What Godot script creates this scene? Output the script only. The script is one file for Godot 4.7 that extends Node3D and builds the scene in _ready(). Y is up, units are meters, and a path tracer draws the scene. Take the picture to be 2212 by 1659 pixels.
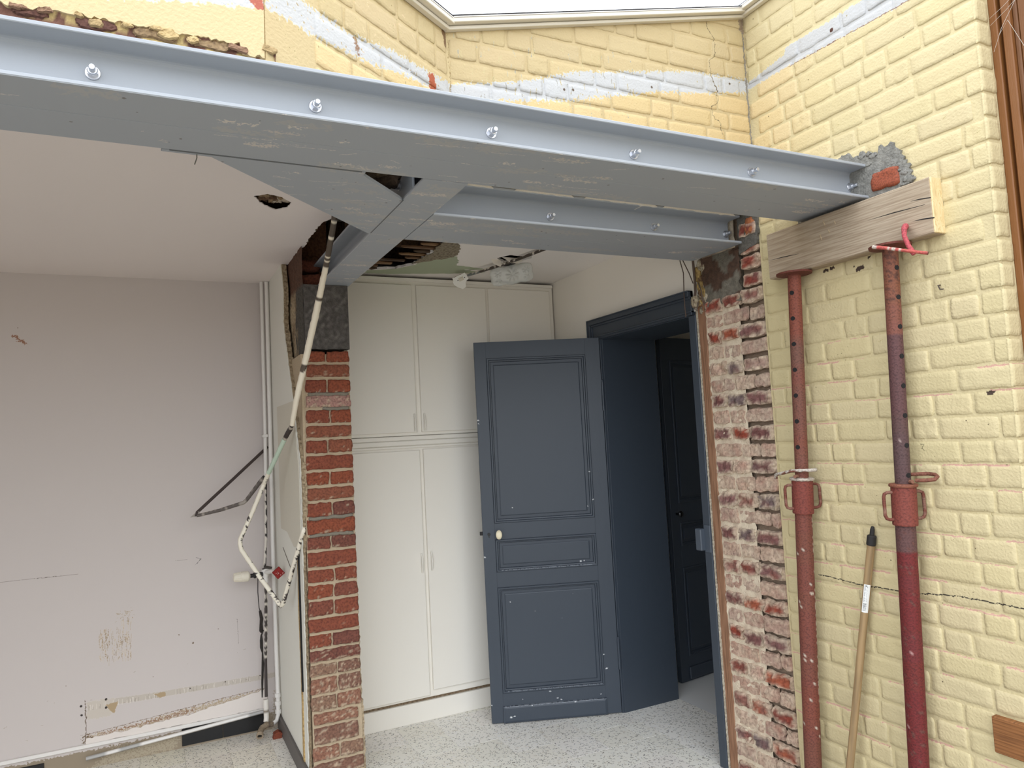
extends Node3D
# Building site: steel beams carrying painted brickwork over a removed wall, seen from a small courtyard.

# ---------------------------------------------------------------- mesh builder
class MB:
	var v := PackedVector3Array()
	var n := PackedVector3Array()
	var t := PackedVector2Array()
	var t2 := PackedVector2Array()
	var c := PackedColorArray()
	var col := Color(1, 1, 1)
	var xf := Transform3D.IDENTITY
	var swap := false                 # turn the grain
	var off := Vector2.ZERO           # shifts the texture
	var sheet := []                   # [origin, u axis, v axis, width, height]: second texture coordinates on a wall
	func tri(a: Vector3, b: Vector3, d: Vector3, na: Vector3, nb: Vector3, nd: Vector3, ca = null, cb = null, cd = null) -> void:
		var P := [xf * a, xf * b, xf * d]
		var M := [(xf.basis * na).normalized(), (xf.basis * nb).normalized(), (xf.basis * nd).normalized()]
		var C := [col if ca == null else ca, col if cb == null else cb, col if cd == null else cd]
		var g: Vector3 = (P[1] - P[0]).cross(P[2] - P[0])
		var s: Vector3 = M[0] + M[1] + M[2]
		var order := [0, 1, 2] if g.dot(s) < 0.0 else [0, 2, 1]
		var ax := s.abs()
		for k in order:
			var p: Vector3 = P[k]
			v.append(p); n.append(M[k]); c.append(C[k])
			var w := Vector2(p.x, -p.y)
			if ax.x >= ax.y and ax.x >= ax.z: w = Vector2(p.z, -p.y)
			elif ax.y >= ax.z: w = Vector2(p.x, p.z)
			if swap: w = Vector2(w.y, w.x)
			t.append(w + off)
			if sheet.size():
				var r: Vector3 = p - sheet[0]
				t2.append(Vector2(r.dot(sheet[1]) / sheet[3], 1.0 - r.dot(sheet[2]) / sheet[4]))
			else: t2.append(Vector2.ZERO)
	func flat(a: Vector3, b: Vector3, d: Vector3, out: Vector3) -> void:
		var g := (b - a).cross(d - a)
		if g.length_squared() < 1e-18: return
		g = g.normalized()
		if g.dot(out) < 0.0: g = -g
		tri(a, b, d, g, g, g)
	func quad(a: Vector3, b: Vector3, d: Vector3, e: Vector3, out: Vector3) -> void:
		flat(a, b, d, out); flat(a, d, e, out)
	func box(lo: Vector3, hi: Vector3, bevel := 0.0) -> void:
		var m := (lo + hi) * 0.5
		var h := ((hi - lo) * 0.5).abs()
		bevel = minf(bevel, minf(h.x, minf(h.y, h.z)) * 0.9)
		for ax in 3:
			var u := (ax + 1) % 3
			var w := (ax + 2) % 3
			for s in [-1.0, 1.0]:
				var o := Vector3.ZERO; o[ax] = s
				var q := []
				for k in [[-1, -1], [1, -1], [1, 1], [-1, 1]]:
					var p := m
					p[ax] += s * h[ax]
					p[u] += k[0] * (h[u] - bevel); p[w] += k[1] * (h[w] - bevel)
					q.append(p)
				quad(q[0], q[1], q[2], q[3], o)
				if bevel > 0.0:
					for s2 in [-1.0, 1.0]:      # the edge between faces ax and u
						var o2 := o; o2[u] = s2
						var a := m; a[ax] += s * h[ax]; a[u] += s2 * (h[u] - bevel)
						var b := m; b[ax] += s * (h[ax] - bevel); b[u] += s2 * h[u]
						var a2 := a; var b2 := b
						a[w] -= h[w] - bevel; b[w] -= h[w] - bevel; a2[w] += h[w] - bevel; b2[w] += h[w] - bevel
						quad(a, b, b2, a2, o2)
		if bevel > 0.0:
			for sx in [-1.0, 1.0]: for sy in [-1.0, 1.0]: for sz in [-1.0, 1.0]:
				var s := Vector3(sx, sy, sz)
				var k := m + s * (h - Vector3.ONE * bevel)
				flat(k + Vector3(sx * bevel, 0, 0), k + Vector3(0, sy * bevel, 0), k + Vector3(0, 0, sz * bevel), s)
	# a closed outline in the plane U,V at o, given depth along W from d0 to d1
	func prism(poly: PackedVector2Array, o: Vector3, U: Vector3, V: Vector3, W: Vector3, d0: float, d1: float) -> void:
		var tr := Geometry2D.triangulate_polygon(poly)
		for s in [[d0, -1.0], [d1, 1.0]]:
			for i in range(0, tr.size(), 3):
				var q := []
				for k in 3:
					var p: Vector2 = poly[tr[i + k]]
					q.append(o + U * p.x + V * p.y + W * s[0])
				flat(q[0], q[1], q[2], W * s[1] * signf(d1 - d0))
		var area := 0.0
		for i in poly.size():
			area += poly[i].cross(poly[(i + 1) % poly.size()])
		for i in poly.size():
			var a := poly[i]; var b := poly[(i + 1) % poly.size()]
			var e := (b - a) * signf(area)
			var out := U * e.y - V * e.x
			var A := o + U * a.x + V * a.y; var B := o + U * b.x + V * b.y
			quad(A + W * d0, B + W * d0, B + W * d1, A + W * d1, out)
	# rows of points -> a smooth surface; colours optional, facing out
	func sheetmesh(P: Array, out: Vector3, C = null, closed := false, facet := false) -> void:
		var R := P.size(); var K: int = P[0].size()
		var N := []
		for i in R:
			var row := PackedVector3Array(); row.resize(K); N.append(row)
		for i in R - 1:
			for j in (K if closed else K - 1):
				var j2 := (j + 1) % K
				var g: Vector3 = (P[i + 1][j2] - P[i][j]).cross(P[i][j2] - P[i + 1][j])
				N[i][j] += g; N[i + 1][j] += g; N[i][j2] += g; N[i + 1][j2] += g
		var sign := 1.0
		if closed:      # out is then any vector; use the centre of a ring
			var m := Vector3.ZERO
			var ri: int = R / 2
			for j in K: m += P[ri][j]
			m /= K
			var s := 0.0
			for j in K: s += N[ri][j].dot(P[ri][j] - m)
			sign = signf(s) if s != 0.0 else 1.0
		else:
			var s := Vector3.ZERO
			for i in R:
				for j in K: s += N[i][j]
			sign = -1.0 if s.dot(out) < 0.0 else 1.0
		for i in R:
			for j in K: N[i][j] = (N[i][j] * sign).normalized()
		for i in R - 1:
			for j in (K if closed else K - 1):
				var j2 := (j + 1) % K
				var a: Vector3 = P[i][j]; var b: Vector3 = P[i][j2]; var d: Vector3 = P[i + 1][j2]; var e: Vector3 = P[i + 1][j]
				if facet:
					var g1 := (b - a).cross(d - a).normalized(); var g2 := (d - a).cross(e - a).normalized()
					if g1.dot(out) < 0.0: g1 = -g1
					if g2.dot(out) < 0.0: g2 = -g2
					tri(a, b, d, g1, g1, g1, C[i][j], C[i][j2], C[i + 1][j2]); tri(a, d, e, g2, g2, g2, C[i][j], C[i + 1][j2], C[i + 1][j])
					continue
				if C == null:
					tri(a, b, d, N[i][j], N[i][j2], N[i + 1][j2]); tri(a, d, e, N[i][j], N[i + 1][j2], N[i + 1][j])
				else:
					tri(a, b, d, N[i][j], N[i][j2], N[i + 1][j2], C[i][j], C[i][j2], C[i + 1][j2])
					tri(a, d, e, N[i][j], N[i + 1][j2], N[i + 1][j], C[i][j], C[i + 1][j2], C[i + 1][j])
	# round bar along a path; rad is a number or one per point; paint(point, along, angle) may colour it
	func tube(path: Array, rad, seg := 12, paint = null, step := 0.0, squash := 1.0) -> void:
		var pts := []; var rr := []
		for i in path.size():
			var r0: float = rad[i] if rad is Array else rad
			if i and step > 0.0:
				var r1: float = rad[i - 1] if rad is Array else rad
				var m: int = maxi(1, int(path[i].distance_to(path[i - 1]) / step))
				for k in range(1, m):
					pts.append(path[i - 1].lerp(path[i], float(k) / m)); rr.append(lerpf(r1, r0, float(k) / m))
			pts.append(path[i]); rr.append(r0)
		var P := []; var C := []
		var d0: Vector3 = (pts[1] - pts[0]).normalized()
		var side := d0.cross(Vector3.UP if absf(d0.y) < 0.9 else Vector3.RIGHT).normalized()
		var along := 0.0
		for i in pts.size():
			var d: Vector3 = (pts[mini(i + 1, pts.size() - 1)] - pts[maxi(i - 1, 0)]).normalized()
			side = (side - d * side.dot(d)).normalized()
			var up := side.cross(d)
			if i: along += pts[i].distance_to(pts[i - 1])
			var ring := PackedVector3Array(); var cr := PackedColorArray()
			for k in seg:
				var a := TAU * k / seg
				ring.append(pts[i] + (side * cos(a) + up * sin(a) * squash) * rr[i])
				cr.append(col if paint == null else paint.call(pts[i], along, a))
			P.append(ring); C.append(cr)
		sheetmesh(P, Vector3.UP, C, true)
		for e in [[0, -1.0], [pts.size() - 1, 1.0]]:
			var i: int = e[0]
			var d: Vector3 = (pts[1] - pts[0]) if i == 0 else (pts[i] - pts[i - 1])
			var m: Vector3 = pts[i]
			var was := col
			for k in seg:
				col = C[i][k]
				flat(m, P[i][k], P[i][(k + 1) % seg], d * e[1])
			col = was
	# profile of Vector2(radius, height) spun about W at o
	func lathe(prof: Array, o: Vector3, W: Vector3, seg := 20, sx := 1.0) -> void:
		var U := W.cross(Vector3.UP if absf(W.y) < 0.9 else Vector3.RIGHT).normalized()
		var V := W.cross(U)
		for i in prof.size() - 1:
			var a: Vector2 = prof[i]; var b: Vector2 = prof[i + 1]
			var sl := Vector2(b.y - a.y, a.x - b.x)
			for k in seg:
				var q := []
				for e in [k, k + 1]:
					var an: float = TAU * e / seg
					var r := U * cos(an) * sx + V * sin(an)
					q.append([o + r * a.x + W * a.y, o + r * b.x + W * b.y, (r * sl.x + W * sl.y).normalized()])
				if a.x > 1e-6: tri(q[0][0], q[1][0], q[1][1], q[0][2], q[1][2], q[1][2])
				if b.x > 1e-6: tri(q[0][0], q[1][1], q[0][1], q[0][2], q[1][2], q[0][2])
	# moulding round a rectangle: profile of Vector2(inset, height along W), mitred
	func mould(o: Vector3, U: Vector3, V: Vector3, W: Vector3, a: Vector2, b: Vector2, prof: Array) -> void:
		for i in prof.size() - 1:
			var p: Vector2 = prof[i]; var q: Vector2 = prof[i + 1]
			var A := []; var B := []
			for s in [[0, 0], [1, 0], [1, 1], [0, 1]]:
				for z in [[A, p], [B, q]]:
					var x: float = (b.x - z[1].x) if s[0] else (a.x + z[1].x)
					var y: float = (b.y - z[1].x) if s[1] else (a.y + z[1].x)
					z[0].append(o + U * x + V * y + W * z[1].y)
			for k in 4:
				var k2 := (k + 1) % 4
				var inw: Vector3 = [V, -U, -V, U][k]
				var g: Vector3 = inw * (p.y - q.y) + W * maxf(q.x - p.x, 0.0001)
				quad(A[k], A[k2], B[k2], B[k], g)
	func mesh(material: Material, into: ArrayMesh = null) -> ArrayMesh:
		var am := into if into else ArrayMesh.new()
		if v.size() == 0: return am
		var arr := []; arr.resize(Mesh.ARRAY_MAX)
		arr[Mesh.ARRAY_VERTEX] = v; arr[Mesh.ARRAY_NORMAL] = n; arr[Mesh.ARRAY_TEX_UV] = t
		arr[Mesh.ARRAY_TEX_UV2] = t2; arr[Mesh.ARRAY_COLOR] = c
		am.add_surface_from_arrays(Mesh.PRIMITIVE_TRIANGLES, arr)
		am.surface_set_material(am.get_surface_count() - 1, material)
		return am

# ---------------------------------------------------------------- objects, names, labels
var rng := RandomNumberGenerator.new()
var noise := FastNoiseLite.new()
var names := {}
var M := {}

func numbered(parent: Node, called: String) -> String:
	var key := [parent, called]
	var k: int = names.get(key, 0)
	names[key] = k + 1
	return called if k == 0 else "%s_%03d" % [called, k]

func tag(o: Node3D, label := "", category := "", group := "", kind := "") -> Node3D:
	for m in [["label", label], ["category", category], ["group", group], ["kind", kind]]:
		if m[1]: o.set_meta(m[0], m[1])
	return o

func base(called: String, at := Vector3.ZERO, parent: Node = self) -> Node3D:
	var o := Node3D.new()
	o.name = numbered(parent, called)
	parent.add_child(o, true)
	o.position = at
	return o

func put(called: String, mesh: Mesh, parent: Node = self) -> MeshInstance3D:
	var o := MeshInstance3D.new()
	o.mesh = mesh
	o.name = numbered(parent, called)
	parent.add_child(o, true)
	return o

func part(called: String, mb: MB, material: Material, parent: Node = self) -> MeshInstance3D:
	return put(called, mb.mesh(material), parent)

func struct(o: Node3D, label := "", category := "") -> Node3D:
	return tag(o, label, category, "", "structure")

func lin(r: float, g: float, b: float) -> Color:      # sRGB 0..255 -> linear, for vertex colours
	return Color(r / 255.0, g / 255.0, b / 255.0).srgb_to_linear()

func srgb(r: float, g: float, b: float) -> Color:
	return Color(r / 255.0, g / 255.0, b / 255.0)

# ---------------------------------------------------------------- textures and materials
var NT := {}
func grain(freq: float, octaves := 4, size := 256, sd := 1, kind := FastNoiseLite.TYPE_SIMPLEX_SMOOTH) -> NoiseTexture2D:
	var key := [freq, octaves, size, sd, kind]
	if not NT.has(key):
		var f := FastNoiseLite.new()
		f.noise_type = kind; f.frequency = freq; f.fractal_octaves = octaves; f.seed = sd
		var t := NoiseTexture2D.new()
		t.width = size; t.height = size; t.seamless = true; t.noise = f
		NT[key] = t
	return NT[key]

func ramped(freq: float, octaves: int, size: int, sd: int, stops: Array, kind := FastNoiseLite.TYPE_SIMPLEX_SMOOTH) -> NoiseTexture2D:
	var f := FastNoiseLite.new()
	f.noise_type = kind; f.frequency = freq; f.fractal_octaves = octaves; f.seed = sd
	var t := NoiseTexture2D.new()
	t.width = size; t.height = size; t.seamless = true; t.noise = f
	var g := Gradient.new()
	var at := PackedFloat32Array(); var cs := PackedColorArray()
	for s in stops: at.append(s[0]); cs.append(s[1])
	g.offsets = at; g.colors = cs
	t.color_ramp = g
	return t

func mat(color: Color, rough := 0.8, bump: Texture2D = null, bump_cm := 0.0, scale := Vector3.ONE) -> StandardMaterial3D:
	var m := StandardMaterial3D.new()
	m.albedo_color = color; m.roughness = rough
	m.vertex_color_use_as_albedo = true
	m.uv1_scale = scale
	if bump:
		m.heightmap_enabled = true; m.heightmap_texture = bump; m.heightmap_scale = bump_cm
	return m

func overlay(m: StandardMaterial3D, im: Image) -> StandardMaterial3D:
	m.detail_enabled = true
	m.detail_uv_layer = BaseMaterial3D.DETAIL_UV_2
	m.detail_blend_mode = BaseMaterial3D.BLEND_MODE_MIX
	m.detail_albedo = ImageTexture.create_from_image(im)
	return m

# marks on a picture of a wall: x to the right, y up, in metres from its lower left corner
class Sheet:
	var im: Image
	var k: float        # pixels a metre
	var w: int
	var h: int
	var rng: RandomNumberGenerator
	var ns := FastNoiseLite.new()
	func _init(width: float, height: float, per_m: float, fill: Color, r: RandomNumberGenerator) -> void:
		k = per_m; w = int(width * k); h = int(height * k); rng = r
		im = Image.create(w, h, false, Image.FORMAT_RGBA8); im.fill(fill)
		ns.frequency = 1.0; ns.fractal_octaves = 3; ns.seed = 5
	func dot(x: float, y: float, r: float, c: Color) -> void:
		var R := maxf(r * k, 0.6)
		var cx := x * k; var cy := h - y * k
		for j in range(maxi(0, int(cy - R)), mini(h, int(cy + R) + 1)):
			for i in range(maxi(0, int(cx - R)), mini(w, int(cx + R) + 1)):
				if Vector2(i + 0.5 - cx, j + 0.5 - cy).length() <= R: im.set_pixel(i, j, c)
	func line(pts: Array, width: float, c: Color, wob := 0.0, gap := 0.0) -> void:
		for i in pts.size() - 1:
			var a: Vector2 = pts[i]; var b: Vector2 = pts[i + 1]
			var m: int = maxi(1, int(a.distance_to(b) * k * 1.5))
			for s in m:
				var p := a.lerp(b, float(s) / m)
				if gap > 0.0 and ns.get_noise_2d(p.x * 90.0 + p.y * 30.0, p.y * 90.0) < gap - 0.6: continue
				var o := Vector2(ns.get_noise_2d(p.x * 40.0, p.y * 40.0), ns.get_noise_2d(p.y * 40.0 + 9.0, p.x * 40.0)) * wob
				dot(p.x + o.x, p.y + o.y, width * 0.5 * (0.7 + 0.5 * absf(ns.get_noise_2d(p.x * 70.0, p.y * 70.0 + 3.0)) * 2.0), c)
	# outline filled, its edge eaten by noise; thin: 0 = solid, up to 1 = only flecks remain
	func patch(poly: Array, c: Color, rag := 0.01, thin := 0.0, freq := 60.0) -> void:
		var pp := PackedVector2Array(poly)
		var lo := pp[0]; var hi := pp[0]
		for p in pp:
			lo = lo.min(p); hi = hi.max(p)
		lo -= Vector2.ONE * rag; hi += Vector2.ONE * rag
		for j in range(maxi(0, int(h - hi.y * k)), mini(h, int(h - lo.y * k) + 1)):
			for i in range(maxi(0, int(lo.x * k)), mini(w, int(hi.x * k) + 1)):
				var p := Vector2(i + 0.5, h - j - 0.5) / k
				var q := p + Vector2(ns.get_noise_2d(p.x * freq, p.y * freq), ns.get_noise_2d(p.y * freq + 50.0, p.x * freq)) * rag * 1.6
				if not Geometry2D.is_point_in_polygon(q, pp): continue
				if thin > 0.0 and ns.get_noise_2d(p.x * freq * 1.7, p.y * freq * 1.7 + 20.0) * 0.9 + 0.5 < thin: continue
				im.set_pixel(i, j, c)
	func specks(count: int, x0: float, y0: float, x1: float, y1: float, r: float, c: Color) -> void:
		for i in count:
			dot(rng.randf_range(x0, x1), rng.randf_range(y0, y1), r * rng.randf_range(0.4, 1.2), c)

func ns3(p: Vector3, f: float) -> float:
	return noise.get_noise_3d(p.x * f, p.y * f, p.z * f)

# ---------------------------------------------------------------- masonry
# one brick face standing proud of the plane through o: grid with rounded, uneven edges
func brick_face(mb: MB, o: Vector3, U: Vector3, V: Vector3, N: Vector3, w: float, h: float, proud: float, nx: int, ny: int, amp: float, freq: float, soft: float, edge: float, colf = null, sharp := 0.0, facet := false) -> void:
	var xs := [-w / 2 - soft, -w / 2]
	for i in range(1, nx): xs.append(-w / 2 + w * i / nx)
	xs.append(w / 2); xs.append(w / 2 + soft)
	var lip := soft if h < 0.03 or sharp == -2.0 else soft * 1.6      # joints are fuller above a brick than below it
	var ys := [-h / 2 - soft * 0.6, -h / 2]
	for i in range(1, ny): ys.append(-h / 2 + h * i / ny)
	ys.append(h / 2); ys.append(h / 2 + lip)
	var P := []; var C := []
	for j in ys.size():
		var row := PackedVector3Array(); var cr := PackedColorArray()
		for i in xs.size():
			var x: float = xs[i]; var y: float = ys[j]
			var ox := i == 0 or i == xs.size() - 1
			var oy := j == 0 or j == ys.size() - 1
			var ex := i <= 1 or i >= xs.size() - 2
			var ey := j <= 1 or j >= ys.size() - 2
			var keep := sharp != 0.0 and signf(x) == sharp and ex      # an end that turns a corner of the wall
			if keep: x = sharp * w / 2
			if ex and ey and not keep:
				x -= signf(x) * soft * 0.8; y -= signf(y) * soft * 0.6
			var p := o + U * x + V * y
			if ex and not keep: x += ns3(p, 23.0) * edge
			if ey: y += ns3(p + Vector3(5, 5, 5), 23.0) * edge
			var z := proud
			if (ex and not keep) or ey: z *= 0.9
			z += ns3(p, freq) * amp + ns3(p + Vector3(9, 0, 0), freq * 3.1) * amp * 0.35
			if (ox or oy): z = -0.004
			if keep and not ox and not oy: z = proud
			var q := o + U * x + V * y + N * z
			row.append(q)
			cr.append(mb.col if colf == null else colf.call(q))
		P.append(row); C.append(cr)
	mb.sheetmesh(P, N, C, false, facet)

# a painted brick wall: courses of bricks in a soft bond on the plane o + U u + V v
func painted_courses(parent: Node3D, o: Vector3, U: Vector3, N: Vector3, u0: float, u1: float, v0: float, v1: float, course: float, inside: Callable, tint: Callable, sheet: Array, material: Material, corner := false) -> void:
	var V := Vector3.UP
	var row := 0
	var v := v0
	while v < v1 - 0.02:
		var u := u0 - rng.randf_range(0.0, 0.2)
		var longer := row % 2 == 0
		while u < u1 - 0.015:
			var w := rng.randf_range(0.195, 0.215) if longer else rng.randf_range(0.098, 0.112)
			if rng.randf() < 0.14: w = rng.randf_range(0.13, 0.16)
			if rng.randf() < 0.78: longer = not longer
			var a := maxf(u, u0) + 0.006
			var b := minf(u + w, u1) - (0.006 if u + w < u1 else 0.0)
			if u1 - b < 0.035: b = u1
			u += w
			if b - a < 0.04: continue
			var c := Vector2((a + b) / 2, v + course / 2 + rng.randf_range(-0.0015, 0.0015))
			if not inside.call(c): continue
			var mb := MB.new()
			mb.sheet = sheet
			mb.col = tint.call(c)
			var k := rng.randf_range(0.97, 1.02)
			mb.col = Color(mb.col.r * k, mb.col.g * k, mb.col.b * k * rng.randf_range(0.97, 1.02))
			var wild := rng.randf() < 0.13
			brick_face(mb, o + U * c.x + V * c.y, U, V, N, b - a, course - 0.0135, rng.randf_range(0.0022, 0.0048), 10, 5, 0.0042 if wild else 0.0015, 30.0 if wild else 16.0, 0.0022, 0.0032, null, 1.0 if corner and b >= u1 else 0.0)
			part("brick", mb, material, parent)
		v += course
		row += 1

func slab(lo: Vector3, hi: Vector3, color := Color.WHITE, bevel := 0.0) -> MB:
	var mb := MB.new()
	mb.col = color
	mb.box(lo, hi, bevel)
	return mb

func ragged(poly: Array, step := 0.02, amp := 0.008, closed := true, sd := 0.0) -> PackedVector2Array:
	var r := PackedVector2Array()
	for i in (poly.size() if closed else poly.size() - 1):
		var a: Vector2 = poly[i]; var b: Vector2 = poly[(i + 1) % poly.size()]
		var m: int = maxi(1, int(a.distance_to(b) / step))
		var s := (b - a).orthogonal().normalized()
		for k in m:
			var p := a.lerp(b, float(k) / m)
			var f := 0.0 if k == 0 and m == 1 else noise.get_noise_2d(p.x * 37.0 + sd, p.y * 37.0) + 0.6 * noise.get_noise_2d(p.x * 110.0, p.y * 110.0 + sd)
			r.append(p + s * f * amp)
	if not closed: r.append(poly[-1])
	return r

func rag_between(fixed: Array, torn: Array, step := 0.02, amp := 0.01, sd := 0.0) -> PackedVector2Array:
	var r := PackedVector2Array(fixed)
	r.append_array(ragged(torn, step, amp, false, sd))
	return r

# ---------------------------------------------------------------- numbers of the place, metres
const XR := 2.41          # the plane of the side wall on the right
const ZW := -2.33         # the brick wall at the back of the light well
const Y0 := 2.41          # underside of the steel
const YT := 2.54          # its top
const CEIL := 2.6
const DA := Vector3(0.283, 0, -1.872)     # the splayed wall above the gusset: from here
const DB := Vector3(0.97, 0, -2.33)       # to here

func _ready() -> void:
	rng.seed = 20240611
	noise.noise_type = FastNoiseLite.TYPE_SIMPLEX_SMOOTH
	noise.frequency = 1.0; noise.fractal_octaves = 2; noise.seed = 7
	# ---- camera
	var cam := Camera3D.new()
	cam.name = "camera"
	cam.fov = 55.3018
	cam.near = 0.05
	cam.transform = Transform3D(Basis(Vector3(0.89557, -0.05286, 0.44178), Vector3(0.01534, 0.99604, 0.08808), Vector3(-0.44468, -0.07206, 0.89279)).orthonormalized(), Vector3(0, 1.6, 0))
	add_child(cam)
	cam.current = true
	# ---- overcast sky, exposure
	var sm := ProceduralSkyMaterial.new()
	sm.sky_top_color = Color(0.95, 0.97, 1.0)
	sm.sky_horizon_color = Color(0.86, 0.885, 0.92)
	sm.sky_curve = 0.3
	sm.ground_bottom_color = Color(0.55, 0.53, 0.5)
	sm.ground_horizon_color = Color(0.7, 0.7, 0.7)
	sm.energy_multiplier = 1.0
	sm.sun_angle_max = 0.0
	var sky := Sky.new()
	sky.sky_material = sm
	var env := Environment.new()
	env.background_mode = Environment.BG_SKY
	env.sky = sky
	env.background_energy_multiplier = 1.0
	env.tonemap_mode = Environment.TONE_MAPPER_LINEAR
	env.tonemap_exposure = 3.65
	env.sdfgi_enabled = true; env.ssao_enabled = true; env.ssil_enabled = true
	var we := WorldEnvironment.new()
	we.name = "environment"
	we.environment = env
	add_child(we)
	materials()
	shell()
	yellow_walls()
	torn_strip()
	pillar()
	ceilings()
	steel()
	roof()
	doorway()
	cabinets()
	left_room()
	props()
	ceiling_fittings()
	small_things()

func materials() -> void:
	var fine := grain(0.045, 4, 256, 3)
	var coarse := grain(0.02, 5, 256, 4)
	M.paint = mat(Color.WHITE, 0.75, grain(0.06, 4, 256, 8), 0.12, Vector3(5, 5, 1))
	M.plaster = mat(Color.WHITE, 0.85, coarse, 0.08, Vector3(2, 2, 1))
	M.mortar = mat(Color.WHITE, 0.95, grain(0.09, 5, 256, 11), 0.2, Vector3(5, 5, 1))
	M.concrete = mat(Color.WHITE, 0.95, grain(0.09, 5, 256, 11), 0.25, Vector3(4, 4, 1))
	M.concrete.albedo_texture = ramped(0.03, 5, 256, 12, [[0.0, srgb(190, 190, 190)], [0.5, srgb(225, 225, 225)], [1.0, srgb(255, 255, 255)]])
	# old brick: colour from the vertices, mortar film smeared over it
	M.brick = mat(Color.WHITE, 0.95, grain(0.08, 5, 256, 13), 0.12, Vector3(5, 5, 1))
	M.brick.albedo_texture = ramped(0.05, 5, 256, 14, [[0.0, srgb(170, 160, 160)], [0.45, srgb(225, 220, 218)], [1.0, srgb(255, 250, 245)]])
	M.brick.detail_albedo = ramped(0.05, 5, 256, 15, [[0.0, Color(0.74, 0.66, 0.56, 0.0)], [0.68, Color(0.72, 0.62, 0.53, 0.0)], [0.8, Color(0.74, 0.64, 0.55, 0.4)], [1.0, Color(0.78, 0.7, 0.6, 0.6)]])
	M.torn = mat(Color.WHITE, 0.97, grain(0.09, 5, 256, 16), 0.2, Vector3(4, 4, 1))
	M.torn.albedo_texture = ramped(0.05, 5, 256, 17, [[0.0, srgb(190, 180, 180)], [0.45, srgb(235, 228, 225)], [1.0, srgb(255, 252, 250)]])
	M.torn.detail_albedo = ramped(0.035, 5, 256, 18, [[0.0, Color(0.84, 0.76, 0.68, 0.0)], [0.62, Color(0.84, 0.76, 0.68, 0.0)], [0.74, Color(0.84, 0.76, 0.68, 0.35)], [1.0, Color(0.86, 0.8, 0.72, 0.5)]])
	M.steel = mat(srgb(161, 166, 172), 0.5, fine, 0.02, Vector3(4, 4, 1))
	M.steel_under = mat(Color.WHITE, 0.6)
	M.steel_under.albedo_texture = ImageTexture.create_from_image(smeared_primer())
	M.steel_under.uv1_scale = Vector3(0.5, 1, 1)
	M.zinc = mat(srgb(205, 207, 212), 0.3)
	M.zinc.metallic = 0.85
	M.cream_rail = mat(srgb(214, 206, 188), 0.5)
	M.dark = mat(srgb(24, 22, 22), 0.9)
	M.black = mat(srgb(14, 14, 15), 0.3)
	M.door = mat(srgb(57, 65, 75), 0.42, fine, 0.03, Vector3(3, 1, 1))
	M.keeper = mat(srgb(72, 80, 90), 0.45)
	M.white = mat(srgb(238, 233, 222), 0.5, fine, 0.015, Vector3(3, 3, 1))
	M.wall_white = mat(srgb(200, 191, 186), 0.85, coarse, 0.06, Vector3(1.5, 1.5, 1))
	M.wall_cream = mat(srgb(245, 239, 228), 0.85, coarse, 0.06, Vector3(1.5, 1.5, 1))
	M.ceiling_cream = mat(srgb(246, 240, 234), 0.9, coarse, 0.08, Vector3(1.2, 1.2, 1))
	M.ceiling = mat(srgb(234, 225, 220), 0.9, coarse, 0.08, Vector3(1.2, 1.2, 1))
	M.raw = mat(Color.WHITE, 0.95, grain(0.07, 5, 256, 21), 0.25, Vector3(5, 5, 1))
	M.raw.albedo_texture = ramped(0.04, 5, 256, 22, [[0.0, srgb(150, 140, 130)], [0.5, srgb(220, 215, 205)], [1.0, srgb(255, 255, 255)]])
	var bands := ramped(0.02, 5, 256, 24, [[0.0, srgb(175, 165, 155)], [0.4, srgb(220, 215, 210)], [0.6, srgb(240, 237, 234)], [1.0, srgb(255, 255, 255)]])
	M.timber = mat(Color.WHITE, 0.85, grain(0.02, 5, 256, 24), 0.06, Vector3(0.9, 22, 1))
	M.timber.albedo_texture = ramped(0.02, 5, 256, 28, [[0.0, srgb(205, 196, 188)], [0.4, srgb(232, 228, 224)], [0.6, srgb(244, 242, 240)], [1.0, srgb(255, 255, 255)]])
	M.endgrain = mat(Color.WHITE, 0.8)
	M.endgrain.albedo_texture = ramped(0.012, 3, 256, 27, [[0.0, srgb(226, 214, 196)], [0.45, srgb(255, 252, 246)], [0.5, srgb(232, 220, 200)], [0.6, srgb(255, 255, 255)], [1.0, srgb(240, 232, 216)]])
	M.endgrain.uv1_scale = Vector3(9, 4, 1)
	M.wood = mat(Color.WHITE, 0.7, grain(0.02, 5, 256, 24), 0.1, Vector3(0.8, 16, 1))
	M.wood.albedo_texture = bands
	M.wood_up = mat(Color.WHITE, 0.7, grain(0.02, 5, 256, 24), 0.1, Vector3(14, 0.7, 1))
	M.wood_up.albedo_texture = bands
	M.brown = mat(srgb(126, 80, 38), 0.55, fine, 0.03, Vector3(20, 1, 1))
	M.rust = mat(Color.WHITE, 0.75, grain(0.08, 4, 256, 25), 0.08, Vector3(8, 8, 1))
	M.rust.albedo_texture = ramped(0.05, 5, 256, 26, [[0.0, srgb(165, 160, 160)], [0.5, srgb(235, 232, 230)], [1.0, srgb(255, 255, 255)]])
	M.flaky = mat(Color.WHITE, 0.6)
	M.pipe = mat(srgb(226, 222, 216), 0.45)
	M.plastic = mat(srgb(226, 218, 200), 0.4)
	M.rubber = mat(srgb(38, 35, 34), 0.7)
	M.ivory = mat(srgb(240, 228, 196), 0.2)
	M.tile = mat(Color.WHITE, 0.45)
	M.tile.albedo_texture = ImageTexture.create_from_image(terrazzo())
	M.tile.uv1_scale = Vector3(1.5625, 1.5625, 1)
	M.ground = mat(srgb(150, 146, 138), 0.9, coarse, 0.2, Vector3(1, 1, 1))
	M.hall_floor = mat(srgb(226, 226, 224), 0.4)
	M.pressed = mat(Color(0.86, 0.87, 0.85, 0.72), 0.12)
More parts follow.
